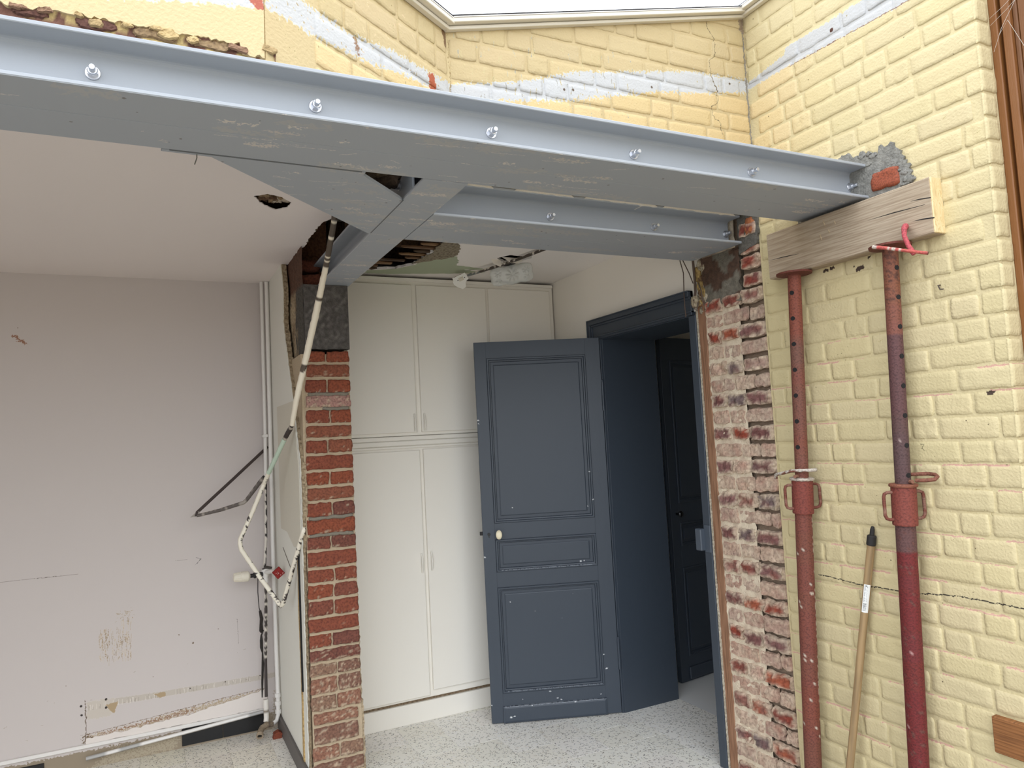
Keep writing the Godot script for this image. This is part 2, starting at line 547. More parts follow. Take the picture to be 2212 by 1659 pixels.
	M.pressed.transparency = BaseMaterial3D.TRANSPARENCY_ALPHA
	M.white_plastic = mat(srgb(248, 245, 238), 0.35)
	M.glass = mat(Color(0.9, 0.9, 0.87, 0.3), 0.1)
	M.glass.transparency = BaseMaterial3D.TRANSPARENCY_ALPHA
	M.opal = mat(Color(0.97, 0.98, 1.0, 0.22), 0.5)
	M.opal.transparency = BaseMaterial3D.TRANSPARENCY_ALPHA
	M.opal.backlight_enabled = true
	M.opal.backlight = Color(0.9, 0.92, 0.95)
	M.web = mat(srgb(205, 200, 190), 0.8)

func smeared_primer() -> Image:
	var s := Sheet.new(2.0, 1.0, 512.0, srgb(161, 166, 172), rng)
	var pick := func() -> Vector2:      # most of the dirt sits where the beams meet
		return Vector2(rng.randf_range(0.15, 1.35) if rng.randf() < 0.75 else rng.randf_range(0, 2), rng.randf())
	for i in 46:      # thin brownish wipes
		var o: Vector2 = pick.call()
		var l := rng.randf_range(0.08, 0.36); var e := rng.randf_range(0.008, 0.03)
		s.patch([o + Vector2(0, -e), o + Vector2(l, -e * 0.4), o + Vector2(l * 0.9, e * 0.6), o + Vector2(0.02, e)], srgb(170, 171, 171), 0.02, 0.2, 30.0)
	for i in 60:      # dry mortar dragged along the steel
		var o: Vector2 = pick.call()
		var l := rng.randf_range(0.015, 0.13); var e := rng.randf_range(0.002, 0.012) if i > 14 else rng.randf_range(0.008, 0.026)
		s.patch([o + Vector2(0, -e * 0.5), o + Vector2(l, -e), o + Vector2(l * 0.95, e * 0.4), o + Vector2(0.01, e)], [srgb(206, 200, 191), srgb(199, 193, 185), srgb(192, 187, 180)][i % 3], 0.010, 0.34, 45.0)
	for i in 44:
		var o: Vector2 = pick.call()
		var d := Vector2(rng.randf_range(0.02, 0.16), rng.randf_range(-0.03, 0.03))
		s.line([o, o + d], 0.0026, srgb(206, 200, 192), 0.004, 0.3)
	s.specks(60, 0, 0, 2, 1, 0.004, srgb(120, 118, 114))
	return s.im

func terrazzo() -> Image:
	var s := Sheet.new(0.64, 0.64, 800.0, srgb(247, 244, 236), rng)
	for i in 420:
		s.dot(rng.randf() * 0.64, rng.randf() * 0.64, rng.randf_range(0.003, 0.008), [srgb(246, 243, 235), srgb(230, 224, 212), srgb(244, 242, 238)][i % 3])
	for i in 1500:
		var p := Vector2(rng.randf(), rng.randf()) * 0.64
		var a := rng.randf() * TAU
		var bend := rng.randf_range(-1.6, 1.6)
		var l := rng.randf_range(0.005, 0.013)
		var pts := [p]
		for k in 3:
			p += Vector2(cos(a), sin(a)) * l / 3; a += bend / 2
			pts.append(p)
		s.line(pts, rng.randf_range(0.0015, 0.0034), [srgb(100, 97, 92), srgb(136, 130, 120), srgb(168, 158, 142)][0 if rng.randf() < 0.55 else rng.randi_range(1, 2)])
	return s.im

# ---------------------------------------------------------------- the shell of the building
func shell() -> void:
	# floors
	var fl := base("floor")
	struct(fl, "speckled terrazzo tile floor of the two opened rooms", "floor")
	part("screed", slab(Vector3(-2.6, -0.12, -4.7), Vector3(2.8, -0.008, -2.62), lin(150, 142, 130)), M.concrete, fl)
	var p := 0.2143
	for i in range(-8, 9):
		for j in 11:
			var x := 0.574 + (i) * p + 0.0
			var z0 := -4.55 + j * p
			if z0 > -2.7: continue
			if x < -1.2 and j > 2: continue
			if x < 0.5 and j > 5: continue
			var x1 := minf(x + p, XR - 0.005)
			if x1 - x < 0.03: continue
			var mb := MB.new()
			mb.off = Vector2(rng.randf(), rng.randf()); mb.swap = rng.randf() < 0.5
			var k := rng.randf_range(0.93, 1.03)
			mb.col = Color(k, k * rng.randf_range(0.985, 1.0), k * rng.randf_range(0.95, 1.0))
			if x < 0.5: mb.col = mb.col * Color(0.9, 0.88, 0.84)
			var lift := rng.randf_range(-0.0003, 0.0003)
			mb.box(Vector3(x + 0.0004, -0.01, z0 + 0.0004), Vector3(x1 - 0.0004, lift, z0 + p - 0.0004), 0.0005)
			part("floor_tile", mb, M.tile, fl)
	var sill := MB.new()
	sill.box(Vector3(XR - 0.01, -0.01, -3.61), Vector3(2.795, 0.0, -2.79))
	part("threshold", sill, M.tile, fl)
	var yard := part("floor_1", slab(Vector3(-6, -0.2, -2.62), Vector3(6, -0.02, 8), lin(255, 255, 255)), M.ground)
	struct(yard, "pale concrete ground of the courtyard before the opening", "ground")
	# the walls of the rooms behind
	struct(part("wall_back_room", slab(Vector3(0.9, 0, -4.7), Vector3(2.41, 2.95, -4.56)), M.wall_cream), "wall behind the built-in cupboards", "wall")
	var up := base("wall_back_loft")
	struct(up, "rough back wall of the dark space above the broken ceilings", "wall")
	part("wall_face", slab(Vector3(-2.62, 2.655, -4.72), Vector3(0.93, 2.96, -4.56), lin(120, 100, 80)), M.raw, up)
	part("wall_face", slab(Vector3(0.672, 2.0, -4.70), Vector3(0.908, 2.95, -4.06), lin(112, 76, 58)), M.raw, up)
	struct(part("wall_left", slab(Vector3(-2.62, 0, -4.7), Vector3(-2.5, 2.95, -1.9)), M.wall_white), "far left wall of the emptied room", "wall")
	var attic := MB.new()
	attic.prism(PackedVector2Array([Vector2(-2.62, -1.95), Vector2(0.22, -1.95), Vector2(0.9, -2.42), Vector2(4.4, -2.42), Vector2(4.4, -4.75), Vector2(-2.62, -4.75)]), Vector3.ZERO, Vector3.RIGHT, Vector3.BACK, Vector3.UP, 2.95, 3.05)
	attic.col = lin(70, 55, 42)
	var at := base("ceiling_1")
	struct(at, "dark boards of the loft above the broken ceilings", "ceiling")
	attic.t2 = PackedVector2Array(); attic.t2.resize(attic.v.size())
	part("loft_deck", attic, M.raw, at)
	for z in [-2.75, -3.15, -3.55, -3.95, -4.35]:
		part("joist", slab(Vector3(0.98, 2.72, z - 0.03), Vector3(2.4, 2.95, z + 0.03), lin(96, 72, 50)), M.raw, at)
	# interior wall on the right with the doorway, and the hall beyond it
	var wr := base("wall_right_room")
	struct(wr, "cream wall with the dark blue doorway on the right", "wall")
	part("plaster_face", slab(Vector3(XR, 0, -4.6), Vector3(2.79, 2.95, -3.612)), M.wall_cream, wr)
	part("plaster_face", slab(Vector3(XR, 2.15, -3.612), Vector3(2.79, 2.95, -2.72)), M.wall_cream, wr)
	var hall := base("wall_hall")
	struct(hall, "plain walls of the unlit hall behind the doorway", "wall")
	part("wall_face", slab(Vector3(2.79, 0, -4.1), Vector3(4.3, 2.7, -3.98)), M.wall_cream, hall)
	part("wall_face", slab(Vector3(4.3, 0, -4.1), Vector3(4.4, 2.7, -2.0)), M.wall_cream, hall)
	part("wall_face", slab(Vector3(2.79, 0, -2.1), Vector3(4.3, 2.7, -2.0)), M.wall_cream, hall)
	part("hall_ceiling", slab(Vector3(2.79, 2.6, -4.1), Vector3(4.4, 2.7, -2.0)), M.wall_cream, hall)
	part("hall_floor", slab(Vector3(2.795, -0.1, -4.1), Vector3(4.4, 0.0, -2.0)), M.hall_floor, hall)

func well_tint(below: bool) -> Color:      # older, yellower coat up in the light well
	return lin(206, 182, 134) if below else lin(192, 172, 130)

func paint_tint(below: bool) -> Color:
	return lin(216, 195, 149) if below else lin(205, 190, 148)

func yellow_walls() -> void:
	var white := srgb(188, 188, 187)
	# ---- right side wall of the courtyard
	var W := XR
	var sr := Sheet.new(1.1, 3.6, 400.0, Color(0.9, 0.86, 0.66, 0.0), rng)
	var course := 0.0791
	var pink := srgb(201, 160, 142)
	for k in range(2, 26):      # bare pink bed joints where the paint has let go
		var y := 0.0093 + k * course
		var x := 0.07
		while x < 1.05:
			var l := rng.randf_range(0.04, 0.26)
			if rng.randf() < (0.62 if y > 0.4 and y < 1.75 else 0.2):
				var pts := []
				for q in range(0, int(l / 0.02) + 1): pts.append(Vector2(x + q * 0.02, y - 0.004 + rng.randf_range(-0.002, 0.002)))
				if pts.size() > 1: sr.line(pts, rng.randf_range(0.003, 0.0075), pink, 0.002, 0.1)
			x += l + rng.randf_range(0.02, 0.14)
	sr.patch([Vector2(0.06, 3.082), Vector2(0.35, 3.074), Vector2(0.8, 3.05), Vector2(1.1, 3.04), Vector2(1.1, 3.14), Vector2(0.65, 3.155), Vector2(0.3, 3.16), Vector2(0.28, 3.135), Vector2(0.06, 3.108)], white, 0.006)
	sr.line([Vector2(0.3, 3.073), Vector2(0.8, 3.052), Vector2(1.1, 3.04)], 0.003, srgb(120, 84, 66), 0.003, 0.25)
	sr.line([Vector2(0.07, 3.09), Vector2(0.3, 3.105), Vector2(1.1, 3.1)], 0.003, srgb(176, 178, 180), 0.003, 0.1)
	sr.dot(0.52, 3.115, 0.008, srgb(74, 40, 26))
	sr.line([Vector2(0.24, 0.985), Vector2(0.45, 0.972), Vector2(0.66, 0.978), Vector2(0.8, 0.992), Vector2(1.1, 0.99)], 0.0045, srgb(52, 44, 36), 0.004, 0.05)
	sr.specks(260, 0.05, 0.2, 1.06, 3.4, 0.0022, srgb(150, 136, 98))
	sr.specks(40, 0.05, 0.2, 1.06, 3.4, 0.0026, srgb(86, 70, 50))
	for i in 46:      # chips and scores in the paint
		var a := Vector2(rng.randf_range(0.1, 1.05), rng.randf_range(0.3, 3.4))
		sr.line([a, a + Vector2(rng.randf_range(-0.03, 0.03), rng.randf_range(-0.008, 0.008))], 0.0022, srgb(172, 154, 110), 0.004, 0.2)
	sr.line([Vector2(0.73, 1.5), Vector2(0.745, 1.5), Vector2(0.733, 1.484), Vector2(0.748, 1.476)], 0.002, srgb(120, 110, 80), 0.001)
	for h in [[0.555, 2.163, 0.017], [0.595, 2.196, 0.009], [0.53, 2.176, 0.005], [0.4, 2.19, 0.012], [0.43, 2.192, 0.011], [0.985, 1.66, 0.012]]:
		sr.patch([Vector2(h[0] - h[2], h[1] - h[2] * 0.5), Vector2(h[0] + h[2], h[1] - h[2] * 0.4), Vector2(h[0] + h[2], h[1] + h[2] * 0.5), Vector2(h[0] - h[2], h[1] + h[2] * 0.6)], srgb(64, 48, 38), 0.004, 0.0, 60.0)
	var paint_r := overlay(M.paint.duplicate(), sr.im)
	var sheet_r := [Vector3(W, 0, -2.40), Vector3(0, 0, 1), Vector3.UP, 1.1, 3.6]
	var wall := base("wall_right")
	struct(wall, "yellow painted brick side wall behind the two rusty props", "wall")
	var back := MB.new()
	back.sheet = sheet_r
	back.col = paint_tint(false)
	back.box(Vector3(W, -0.02, -2.335), Vector3(2.79, 3.425, -1.345))
	part("mortar_bed", back, paint_r, wall)
	painted_courses(wall, Vector3(W, 0, 0), Vector3(0, 0, 1), Vector3.LEFT, -2.33, -1.345, 0.0093 + course, 3.41, course, func(_c: Vector2): return true, func(c: Vector2): return paint_tint(c.y < 3.09 and c.y > 2.5).lerp(paint_tint(false), clampf((c.x + 2.2) * 3.0, 0.0, 1.0)), sheet_r, paint_r, true)
	# its return towards the brown window
	var ret := base("wall_return")
	struct(ret, "narrow yellow brick return beside the brown window frame", "wall")
	var rb := MB.new()
	rb.col = paint_tint(false)
	rb.box(Vector3(W + 0.002, -0.02, -1.36), Vector3(2.79, 3.425, -1.346))
	part("mortar_bed", rb, M.paint, ret)
	var y := 0.0093 + course
	while y < 3.34:
		var mb := MB.new()
		mb.col = lin(205, 190, 148)
		var w := rng.randf_range(0.06, 0.072)
		brick_face(mb, Vector3(W + w / 2 - 0.005, y + course / 2, -1.346), Vector3.RIGHT, Vector3.UP, Vector3.BACK, w, course - 0.013, 0.005, 5, 5, 0.0015, 18.0, 0.002, 0.003, null, -1.0)
		part("brick", mb, M.paint, ret)
		y += course
	# ---- back wall of the light well
	var sb := Sheet.new(1.5, 1.1, 400.0, Color(0.9, 0.86, 0.66, 0.0), rng)
	var bx := func(x: float, yy: float): return Vector2(x - 0.95, yy - 2.45)
	sb.patch([bx.call(0.95, 2.79), bx.call(1.2, 2.835), bx.call(1.3, 2.85), bx.call(1.5, 2.885), bx.call(1.65, 2.925), bx.call(1.9, 2.985), bx.call(2.15, 3.02), bx.call(2.42, 3.07), bx.call(2.42, 3.125), bx.call(2.1, 3.11), bx.call(1.8, 3.055), bx.call(1.5, 3.0), bx.call(1.3, 2.93), bx.call(1.1, 2.885), bx.call(0.95, 2.855)], white, 0.012)
	for i in 120:
		var a: Vector2 = bx.call(rng.randf_range(1.0, 1.8), rng.randf_range(2.84, 3.12))
		sb.line([a, a + Vector2(rng.randf_range(-0.003, 0.003), rng.randf_range(-0.03, -0.008))], 0.0018, [srgb(176, 160, 118), srgb(150, 146, 136)][i % 2], 0.003, 0.2)
	sb.line([bx.call(2.21, 3.38), bx.call(2.19, 3.33), bx.call(2.231, 3.28), bx.call(2.226, 3.2), bx.call(2.19, 3.175), bx.call(2.2, 3.1), bx.call(2.226, 3.045), bx.call(2.226, 2.99), bx.call(2.187, 2.97), bx.call(2.19, 2.93), bx.call(2.23, 2.9), bx.call(2.235, 2.85)], 0.0035, srgb(98, 82, 58), 0.006)
	sb.line([bx.call(2.398, 3.42), bx.call(2.4, 3.2), bx.call(2.402, 3.0), bx.call(2.4, 2.7)], 0.011, srgb(140, 134, 124), 0.006, 0.05)
	sb.patch([bx.call(2.37, 3.42), bx.call(2.41, 3.43), bx.call(2.41, 3.33), bx.call(2.385, 3.35)], srgb(150, 132, 110), 0.006)
	sb.line([bx.call(0.975, 3.05), bx.call(0.98, 2.8)], 0.003, srgb(150, 126, 84), 0.006, 0.1)
	for h in [[1.45, 2.92], [1.49, 2.925], [1.87, 3.0], [2.3, 3.09]]:
		var q: Vector2 = bx.call(h[0], h[1]); sb.dot(q.x, q.y, 0.005, srgb(90, 74, 60))
	sb.specks(120, 0, 0.3, 1.5, 1.0, 0.0025, srgb(176, 158, 112))
	var paint_b := overlay(M.paint.duplicate(), sb.im)
	var sheet_b := [Vector3(0.95, 2.45, ZW), Vector3.RIGHT, Vector3.UP, 1.5, 1.1]
	var slope := func(x: float): return 3.075 + (x - 0.97) * 0.2477
	var wb := base("wall_back")
	struct(wb, "yellow brick wall at the back of the light well above the steel, crossed by a white painted band", "wall")
	var bb := MB.new()
	bb.sheet = sheet_b; bb.col = well_tint(false)
	bb.prism(PackedVector2Array([Vector2(0.93, YT + 0.005), Vector2(2.79, YT + 0.005), Vector2(2.79, 3.43), Vector2(XR, 3.425), Vector2(0.93, 3.07)]), Vector3(0, 0, ZW), Vector3.RIGHT, Vector3.UP, Vector3.FORWARD, 0.0, 0.2)
	part("mortar_bed", bb, paint_b, wb)
	var band_at := func(x: float): return 2.79 + (x - 0.95) * 0.19
	painted_courses(wb, Vector3(0, 0, ZW), Vector3.RIGHT, Vector3.BACK, 0.975, XR - 0.012, 2.56, 3.44, 0.079, func(c: Vector2): return c.y < slope.call(c.x) - 0.01, func(c: Vector2): return well_tint(c.y < band_at.call(c.x) + 0.05), sheet_b, paint_b)
	# ---- the splayed wall on the left of the well, and the smooth front wall beside it
	var dir := (DB - DA).normalized()
	var out := Vector3(-dir.z, 0, dir.x)
	if out.dot(Vector3(0, 0, 1)) < 0: out = -out
	var L := DA.distance_to(DB)
	var sd := Sheet.new(0.9, 1.1, 400.0, Color(0.9, 0.86, 0.66, 0.0), rng)
	sd.patch([Vector2(0, 0.283), Vector2(0.21, 0.284), Vector2(0.41, 0.304), Vector2(0.57, 0.335), Vector2(0.7, 0.35), Vector2(0.83, 0.36), Vector2(0.83, 0.42), Vector2(0.75, 0.406), Vector2(0.52, 0.394), Vector2(0.33, 0.36), Vector2(0.13, 0.365), Vector2(0, 0.37)], white, 0.012)
	sd.patch([Vector2(0.70, 0.4), Vector2(0.735, 0.405), Vector2(0.765, 0.32), Vector2(0.715, 0.33)], srgb(166, 84, 52), 0.006)
	sd.patch([Vector2(0.33, 0.36), Vector2(0.35, 0.36), Vector2(0.36, 0.31), Vector2(0.34, 0.315)], srgb(140, 108, 84), 0.006, 0.2)
	for i in 160:
		var a := Vector2(rng.randf_range(0.0, 0.8), rng.randf_range(0.25, 0.56))
		sd.line([a, a + Vector2(rng.randf_range(-0.006, 0.014), rng.randf_range(-0.012, 0.003))], 0.0018, [srgb(182, 160, 106), srgb(160, 138, 96), srgb(206, 176, 140)][i % 3], 0.003, 0.2)
	sd.patch([Vector2(0.795, 0.6), Vector2(0.83, 0.61), Vector2(0.828, 0.53), Vector2(0.812, 0.55)], srgb(120, 92, 62), 0.006)
	sd.specks(140, 0, 0.1, 0.83, 0.62, 0.003, srgb(160, 140, 98))
	var paint_d := overlay(M.paint.duplicate(), sd.im)
	var sheet_d := [DA + Vector3.UP * 2.45, dir, Vector3.UP, 0.9, 1.1]
	var wd := base("wall_splayed")
	struct(wd, "splayed yellow wall on the left side of the light well", "wall")
	var db := MB.new()
	db.sheet = sheet_d; db.col = well_tint(false)
	db.prism(PackedVector2Array([Vector2(0, 2.575), Vector2(0.05, 2.56), Vector2(L, 2.545), Vector2(L, 3.075), Vector2(0, 3.075)]), DA, dir, Vector3.UP, -out, 0.0, 0.2)
	part("mortar_bed", db, paint_d, wd)
	painted_courses(wd, DA, dir, out, 0.17, L - 0.006, 2.57, 3.07, 0.079, func(c: Vector2): return c.y < 3.04, func(c: Vector2): return well_tint(c.y < 2.74 + c.x * 0.1), sheet_d, paint_d)
	var sf := Sheet.new(1.0, 0.7, 400.0, Color(0.9, 0.86, 0.66, 0.0), rng)
	sf.patch([Vector2(-0.01, 0.155), Vector2(0.5, 0.16), Vector2(0.9, 0.215), Vector2(0.985, 0.225), Vector2(0.985, 0.32), Vector2(0.5, 0.3), Vector2(-0.01, 0.25)], white, 0.01)
	sf.patch([Vector2(0.945, 0.26), Vector2(0.98, 0.252), Vector2(0.985, 0.222), Vector2(0.965, 0.22), Vector2(0.95, 0.236)], srgb(168, 92, 74), 0.005)
	sf.specks(30, 0, 0.1, 1.0, 0.5, 0.003, srgb(206, 176, 120))
	var paint_f := overlay(M.paint.duplicate(), sf.im)
	var wf := base("wall_front")
	struct(wf, "smooth pale yellow front wall standing on the main steel beams", "wall")
	var fb := MB.new()
	fb.sheet = [Vector3(-0.70, 2.5, DA.z), Vector3.RIGHT, Vector3.UP, 1.0, 0.7]
	fb.col = lin(200, 180, 138)
	var low := []
	var x := DA.x + 0.05
	while x > -2.55:
		var low_at := 2.596 if x > 0.22 else 2.620 + noise.get_noise_1d(x * 13.0) * 0.006
		low.append(Vector2(x, low_at + noise.get_noise_1d(x * 31.0) * 0.009 + noise.get_noise_1d(x * 120.0) * 0.005)); x -= 0.006
	var outline := PackedVector2Array([Vector2(-2.55, 3.3), Vector2(DA.x, 3.3)])
	for q in low:
		if q.x < DA.x: outline.append(q)
	fb.prism(outline, Vector3(0, 0, DA.z), Vector3.RIGHT, Vector3.UP, Vector3.FORWARD, 0.0, 0.012)
	part("painted_render", fb, paint_f, wf)
	var core := MB.new()
	core.col = lin(120, 100, 78)
	core.box(Vector3(-2.55, 2.615, DA.z - 0.21), Vector3(DA.x - 0.02, 3.3, DA.z - 0.012))
	part("brick_core", core, M.raw, wf)
	# broken underside: mortar packing, brick stumps, crumbs of render
	var bed := MB.new()
	var P := []; var C := []
	for j in 7:
		var row := PackedVector3Array(); var cr := PackedColorArray()
		for i in 150:
			var xx := -0.75 + i * 0.0071
			var f := j / 6.0
			var pz := DA.z - 0.012 + sin(f * PI) * 0.006 + ns3(Vector3(xx, f * 0.06, 0), 34.0) * 0.007 + ns3(Vector3(xx, f * 0.1, 3), 90.0) * 0.003
			if f > 0.85: pz = DA.z - 0.004
			row.append(Vector3(xx, lerpf(YT - 0.004, 2.626, f) + ns3(Vector3(xx, 4, f), 25.0) * 0.003, pz - (1.0 - f) * 0.02))
			var t := noise.get_noise_2d(xx * 11.0, f * 1.5)
			cr.append(lin(132, 116, 92) if f < 0.5 else (lin(116, 82, 70) if t > -0.1 else lin(196, 172, 118)))
		P.append(row); C.append(cr)
	bed.sheetmesh(P, Vector3.BACK, C)
	part("mortar_packing", bed, M.mortar, wf)
	for i in 7:
		var bx0 := -0.62 + i * 0.13 + rng.randf_range(-0.01, 0.01)
		var mb := MB.new()
		mb.col = [lin(112, 80, 70), lin(130, 88, 76), lin(160, 138, 104), lin(120, 96, 82)][rng.randi() % 4]
		brick_face(mb, Vector3(bx0, 2.610, DA.z - 0.008), Vector3.RIGHT, Vector3.UP, Vector3(0, -0.25, 0.97), rng.randf_range(0.06, 0.1), rng.randf_range(0.014, 0.022), 0.004, 12, 4, 0.004, 60.0, 0.005, 0.006, null, 0.0, true)
		part("broken_brick", mb, M.brick, wf)
	for i in 16:
		var mb := MB.new()
		mb.col = [lin(190, 166, 120), lin(168, 144, 104), lin(140, 110, 88)][i % 3]
		var cx := rng.randf_range(-0.7, 0.30)
		brick_face(mb, Vector3(cx, 2.614 + rng.randf_range(-0.006, 0.008), DA.z + 0.001), Vector3.RIGHT, Vector3.UP, Vector3.BACK, rng.randf_range(0.012, 0.05), rng.randf_range(0.006, 0.014), 0.003, 8, 4, 0.004, 80.0, 0.003, 0.006, null, 0.0, true)
		part("crumb", mb, M.mortar, wf)

# ---------------------------------------------------------------- the strip where the removed wall was toothed in
func torn_strip() -> void:
	var o := base("wall_stub", Vector3.ZERO)
	struct(o, "torn strip of red and mauve brickwork left by the removed wall beside the door frame", "wall")
	var bed := MB.new()
	var P := []; var C := []
	for j in 150:
		var row := PackedVector3Array(); var cr := PackedColorArray()
		for i in 16:
			var z := -2.705 + 0.375 * i / 25.0
			var y := 2.545 * j / 149.0
			var x := XR - 0.004 + ns3(Vector3(0, y, z), 26.0) * 0.006 + ns3(Vector3(1, y, z), 70.0) * 0.003
			row.append(Vector3(x, y, z))
			var t := ns3(Vector3(4, y, z), 17.0)
			cr.append(lin(220, 205, 180).lerp(lin(198, 178, 156), clampf(t * 2.0, 0.0, 1.0)))
		P.append(row); C.append(cr)
	bed.sheetmesh(P, Vector3.LEFT, C)
	bed.col = lin(150, 130, 110)
	bed.box(Vector3(XR + 0.02, -0.02, -2.705), Vector3(2.79, 2.545, -2.33))
	part("mortar_bed", bed, M.mortar, o)
	var reds := [lin(150, 72, 54), lin(138, 78, 66), lin(136, 98, 94), lin(150, 106, 94), lin(124, 84, 80), lin(168, 94, 68), lin(122, 106, 104)]
	var pale := [lin(190, 154, 136), lin(178, 144, 130), lin(200, 174, 154), lin(182, 156, 142)]
	var y := 0.01
	var row := 0
	while y < 2.47:
		var fresh := row % 2 == 0
		var z := -2.70
		var k := 0
		while z < -2.35:
			var w := rng.randf_range(0.1, 0.125)
			if not fresh and rng.randf() < 0.3: w = rng.randf_range(0.15, 0.19)
			var b := minf(z + w, -2.333)
			if -2.333 - b < 0.05: b = -2.333
			var under := y + 0.03 > 2.175
			if b - z > 0.045 and not (under and z > -2.699):
				var a := z
				if under:
					a = -2.455 + rng.randf_range(0.0, 0.015); b = -2.334
				var mb := MB.new()
				var film: Color = lin(218, 204, 180)
				var bc: Color = reds[rng.randi() % reds.size()] if (fresh and rng.randf() < 0.85) or under else pale[rng.randi() % pale.size()]
				if under and y < 2.45: bc = [lin(150, 74, 58), lin(160, 96, 82), lin(144, 70, 56)][row % 3]
				var fresh_one := fresh
				var mid := Vector3(XR, y + 0.038 + rng.randf_range(-0.003, 0.003), (a + b) / 2)
				var hw := (b - a) / 2 - 0.008
				var second: Color = reds[rng.randi() % reds.size()]
				var colf := func(p: Vector3):      # old mortar clings round the edges, and all over the bedded courses
					var edge := minf(hw - absf(p.z - mid.z), 0.027 - absf(p.y - mid.y)) / 0.02
					var t := ns3(p, 17.0) * 0.5 + 0.3 * ns3(p, 55.0)
					var f := clampf(0.75 - edge + t * 1.6, 0.0, 0.85) if fresh or under else clampf(0.42 + t * 0.9, 0.0, 0.85)
					return bc.lerp(second, clampf(ns3(p + Vector3(8, 8, 8), 11.0) * 0.8, 0.0, 0.6)).lerp(film, f) * (1.0 + 0.2 * ns3(p + Vector3(3, 3, 3), 40.0))
				brick_face(mb, mid, Vector3.BACK, Vector3.UP, Vector3.LEFT, b - a - 0.012, 0.055 + rng.randf_range(-0.004, 0.006), rng.randf_range(0.006, 0.012) + (0.006 if fresh else 0.0), 9, 6, 0.013 if fresh else 0.006, 21.0, 0.003, 0.008, colf, 0.0, true)
				part("brick", mb, M.torn, o)
			z = b + 0.001
			k += 1
		y += 0.0757
		row += 1
	# cement pocket under the second pair of beams
	var pad := MB.new()
	var P2 := []; var C2 := []
	for j in 24:
		var r2 := PackedVector3Array(); var c2 := PackedColorArray()
		for i in 22:
			var zz := -2.70 + 0.25 * i / 21.0
			var yy := lerpf(2.165 + ns3(Vector3(0, 1, zz), 14.0) * 0.02, Y0 - 0.004, j / 23.0)
			r2.append(Vector3(XR - 0.012 + ns3(Vector3(2, yy, zz), 22.0) * 0.007, yy, zz + (ns3(Vector3(2, yy, 0), 25.0) * 0.014 if i == 21 else 0.0)))
			var t := noise.get_noise_2d(yy * 9.0, zz * 5.0) + (0.35 if yy > 2.27 else -0.25)
			c2.append(lin(96, 72, 56) if t > 0.1 else lin(128, 122, 108))
		P2.append(r2); C2.append(c2)
	pad.sheetmesh(P2, Vector3.LEFT, C2)
	pad.col = lin(110, 100, 86)
	pad.box(Vector3(XR - 0.006, 2.19, -2.695), Vector3(XR + 0.02, Y0 - 0.005, -2.46))
	part("cement_bed", pad, M.concrete, o)
	var fill := MB.new()
	fill.col = lin(112, 108, 100)
	fill.prism(ragged([Vector2(-2.45, 2.37), Vector2(-2.335, 2.39), Vector2(-2.325, 2.545), Vector2(-2.45, 2.545)], 0.015, 0.006), Vector3(XR, 0, 0), Vector3.BACK, Vector3.UP, Vector3.LEFT, -0.01, 0.012)
	part("cement_fill", fill, M.concrete, o)
	var bit := MB.new()
	bit.col = lin(178, 112, 72)
	brick_face(bit, Vector3(XR - 0.010, 2.475, -2.375), Vector3.BACK, Vector3.UP, Vector3.LEFT, 0.045, 0.06, 0.01, 6, 6, 0.004, 30.0, 0.01, 0.01)
	part("brick", bit, M.torn, o)

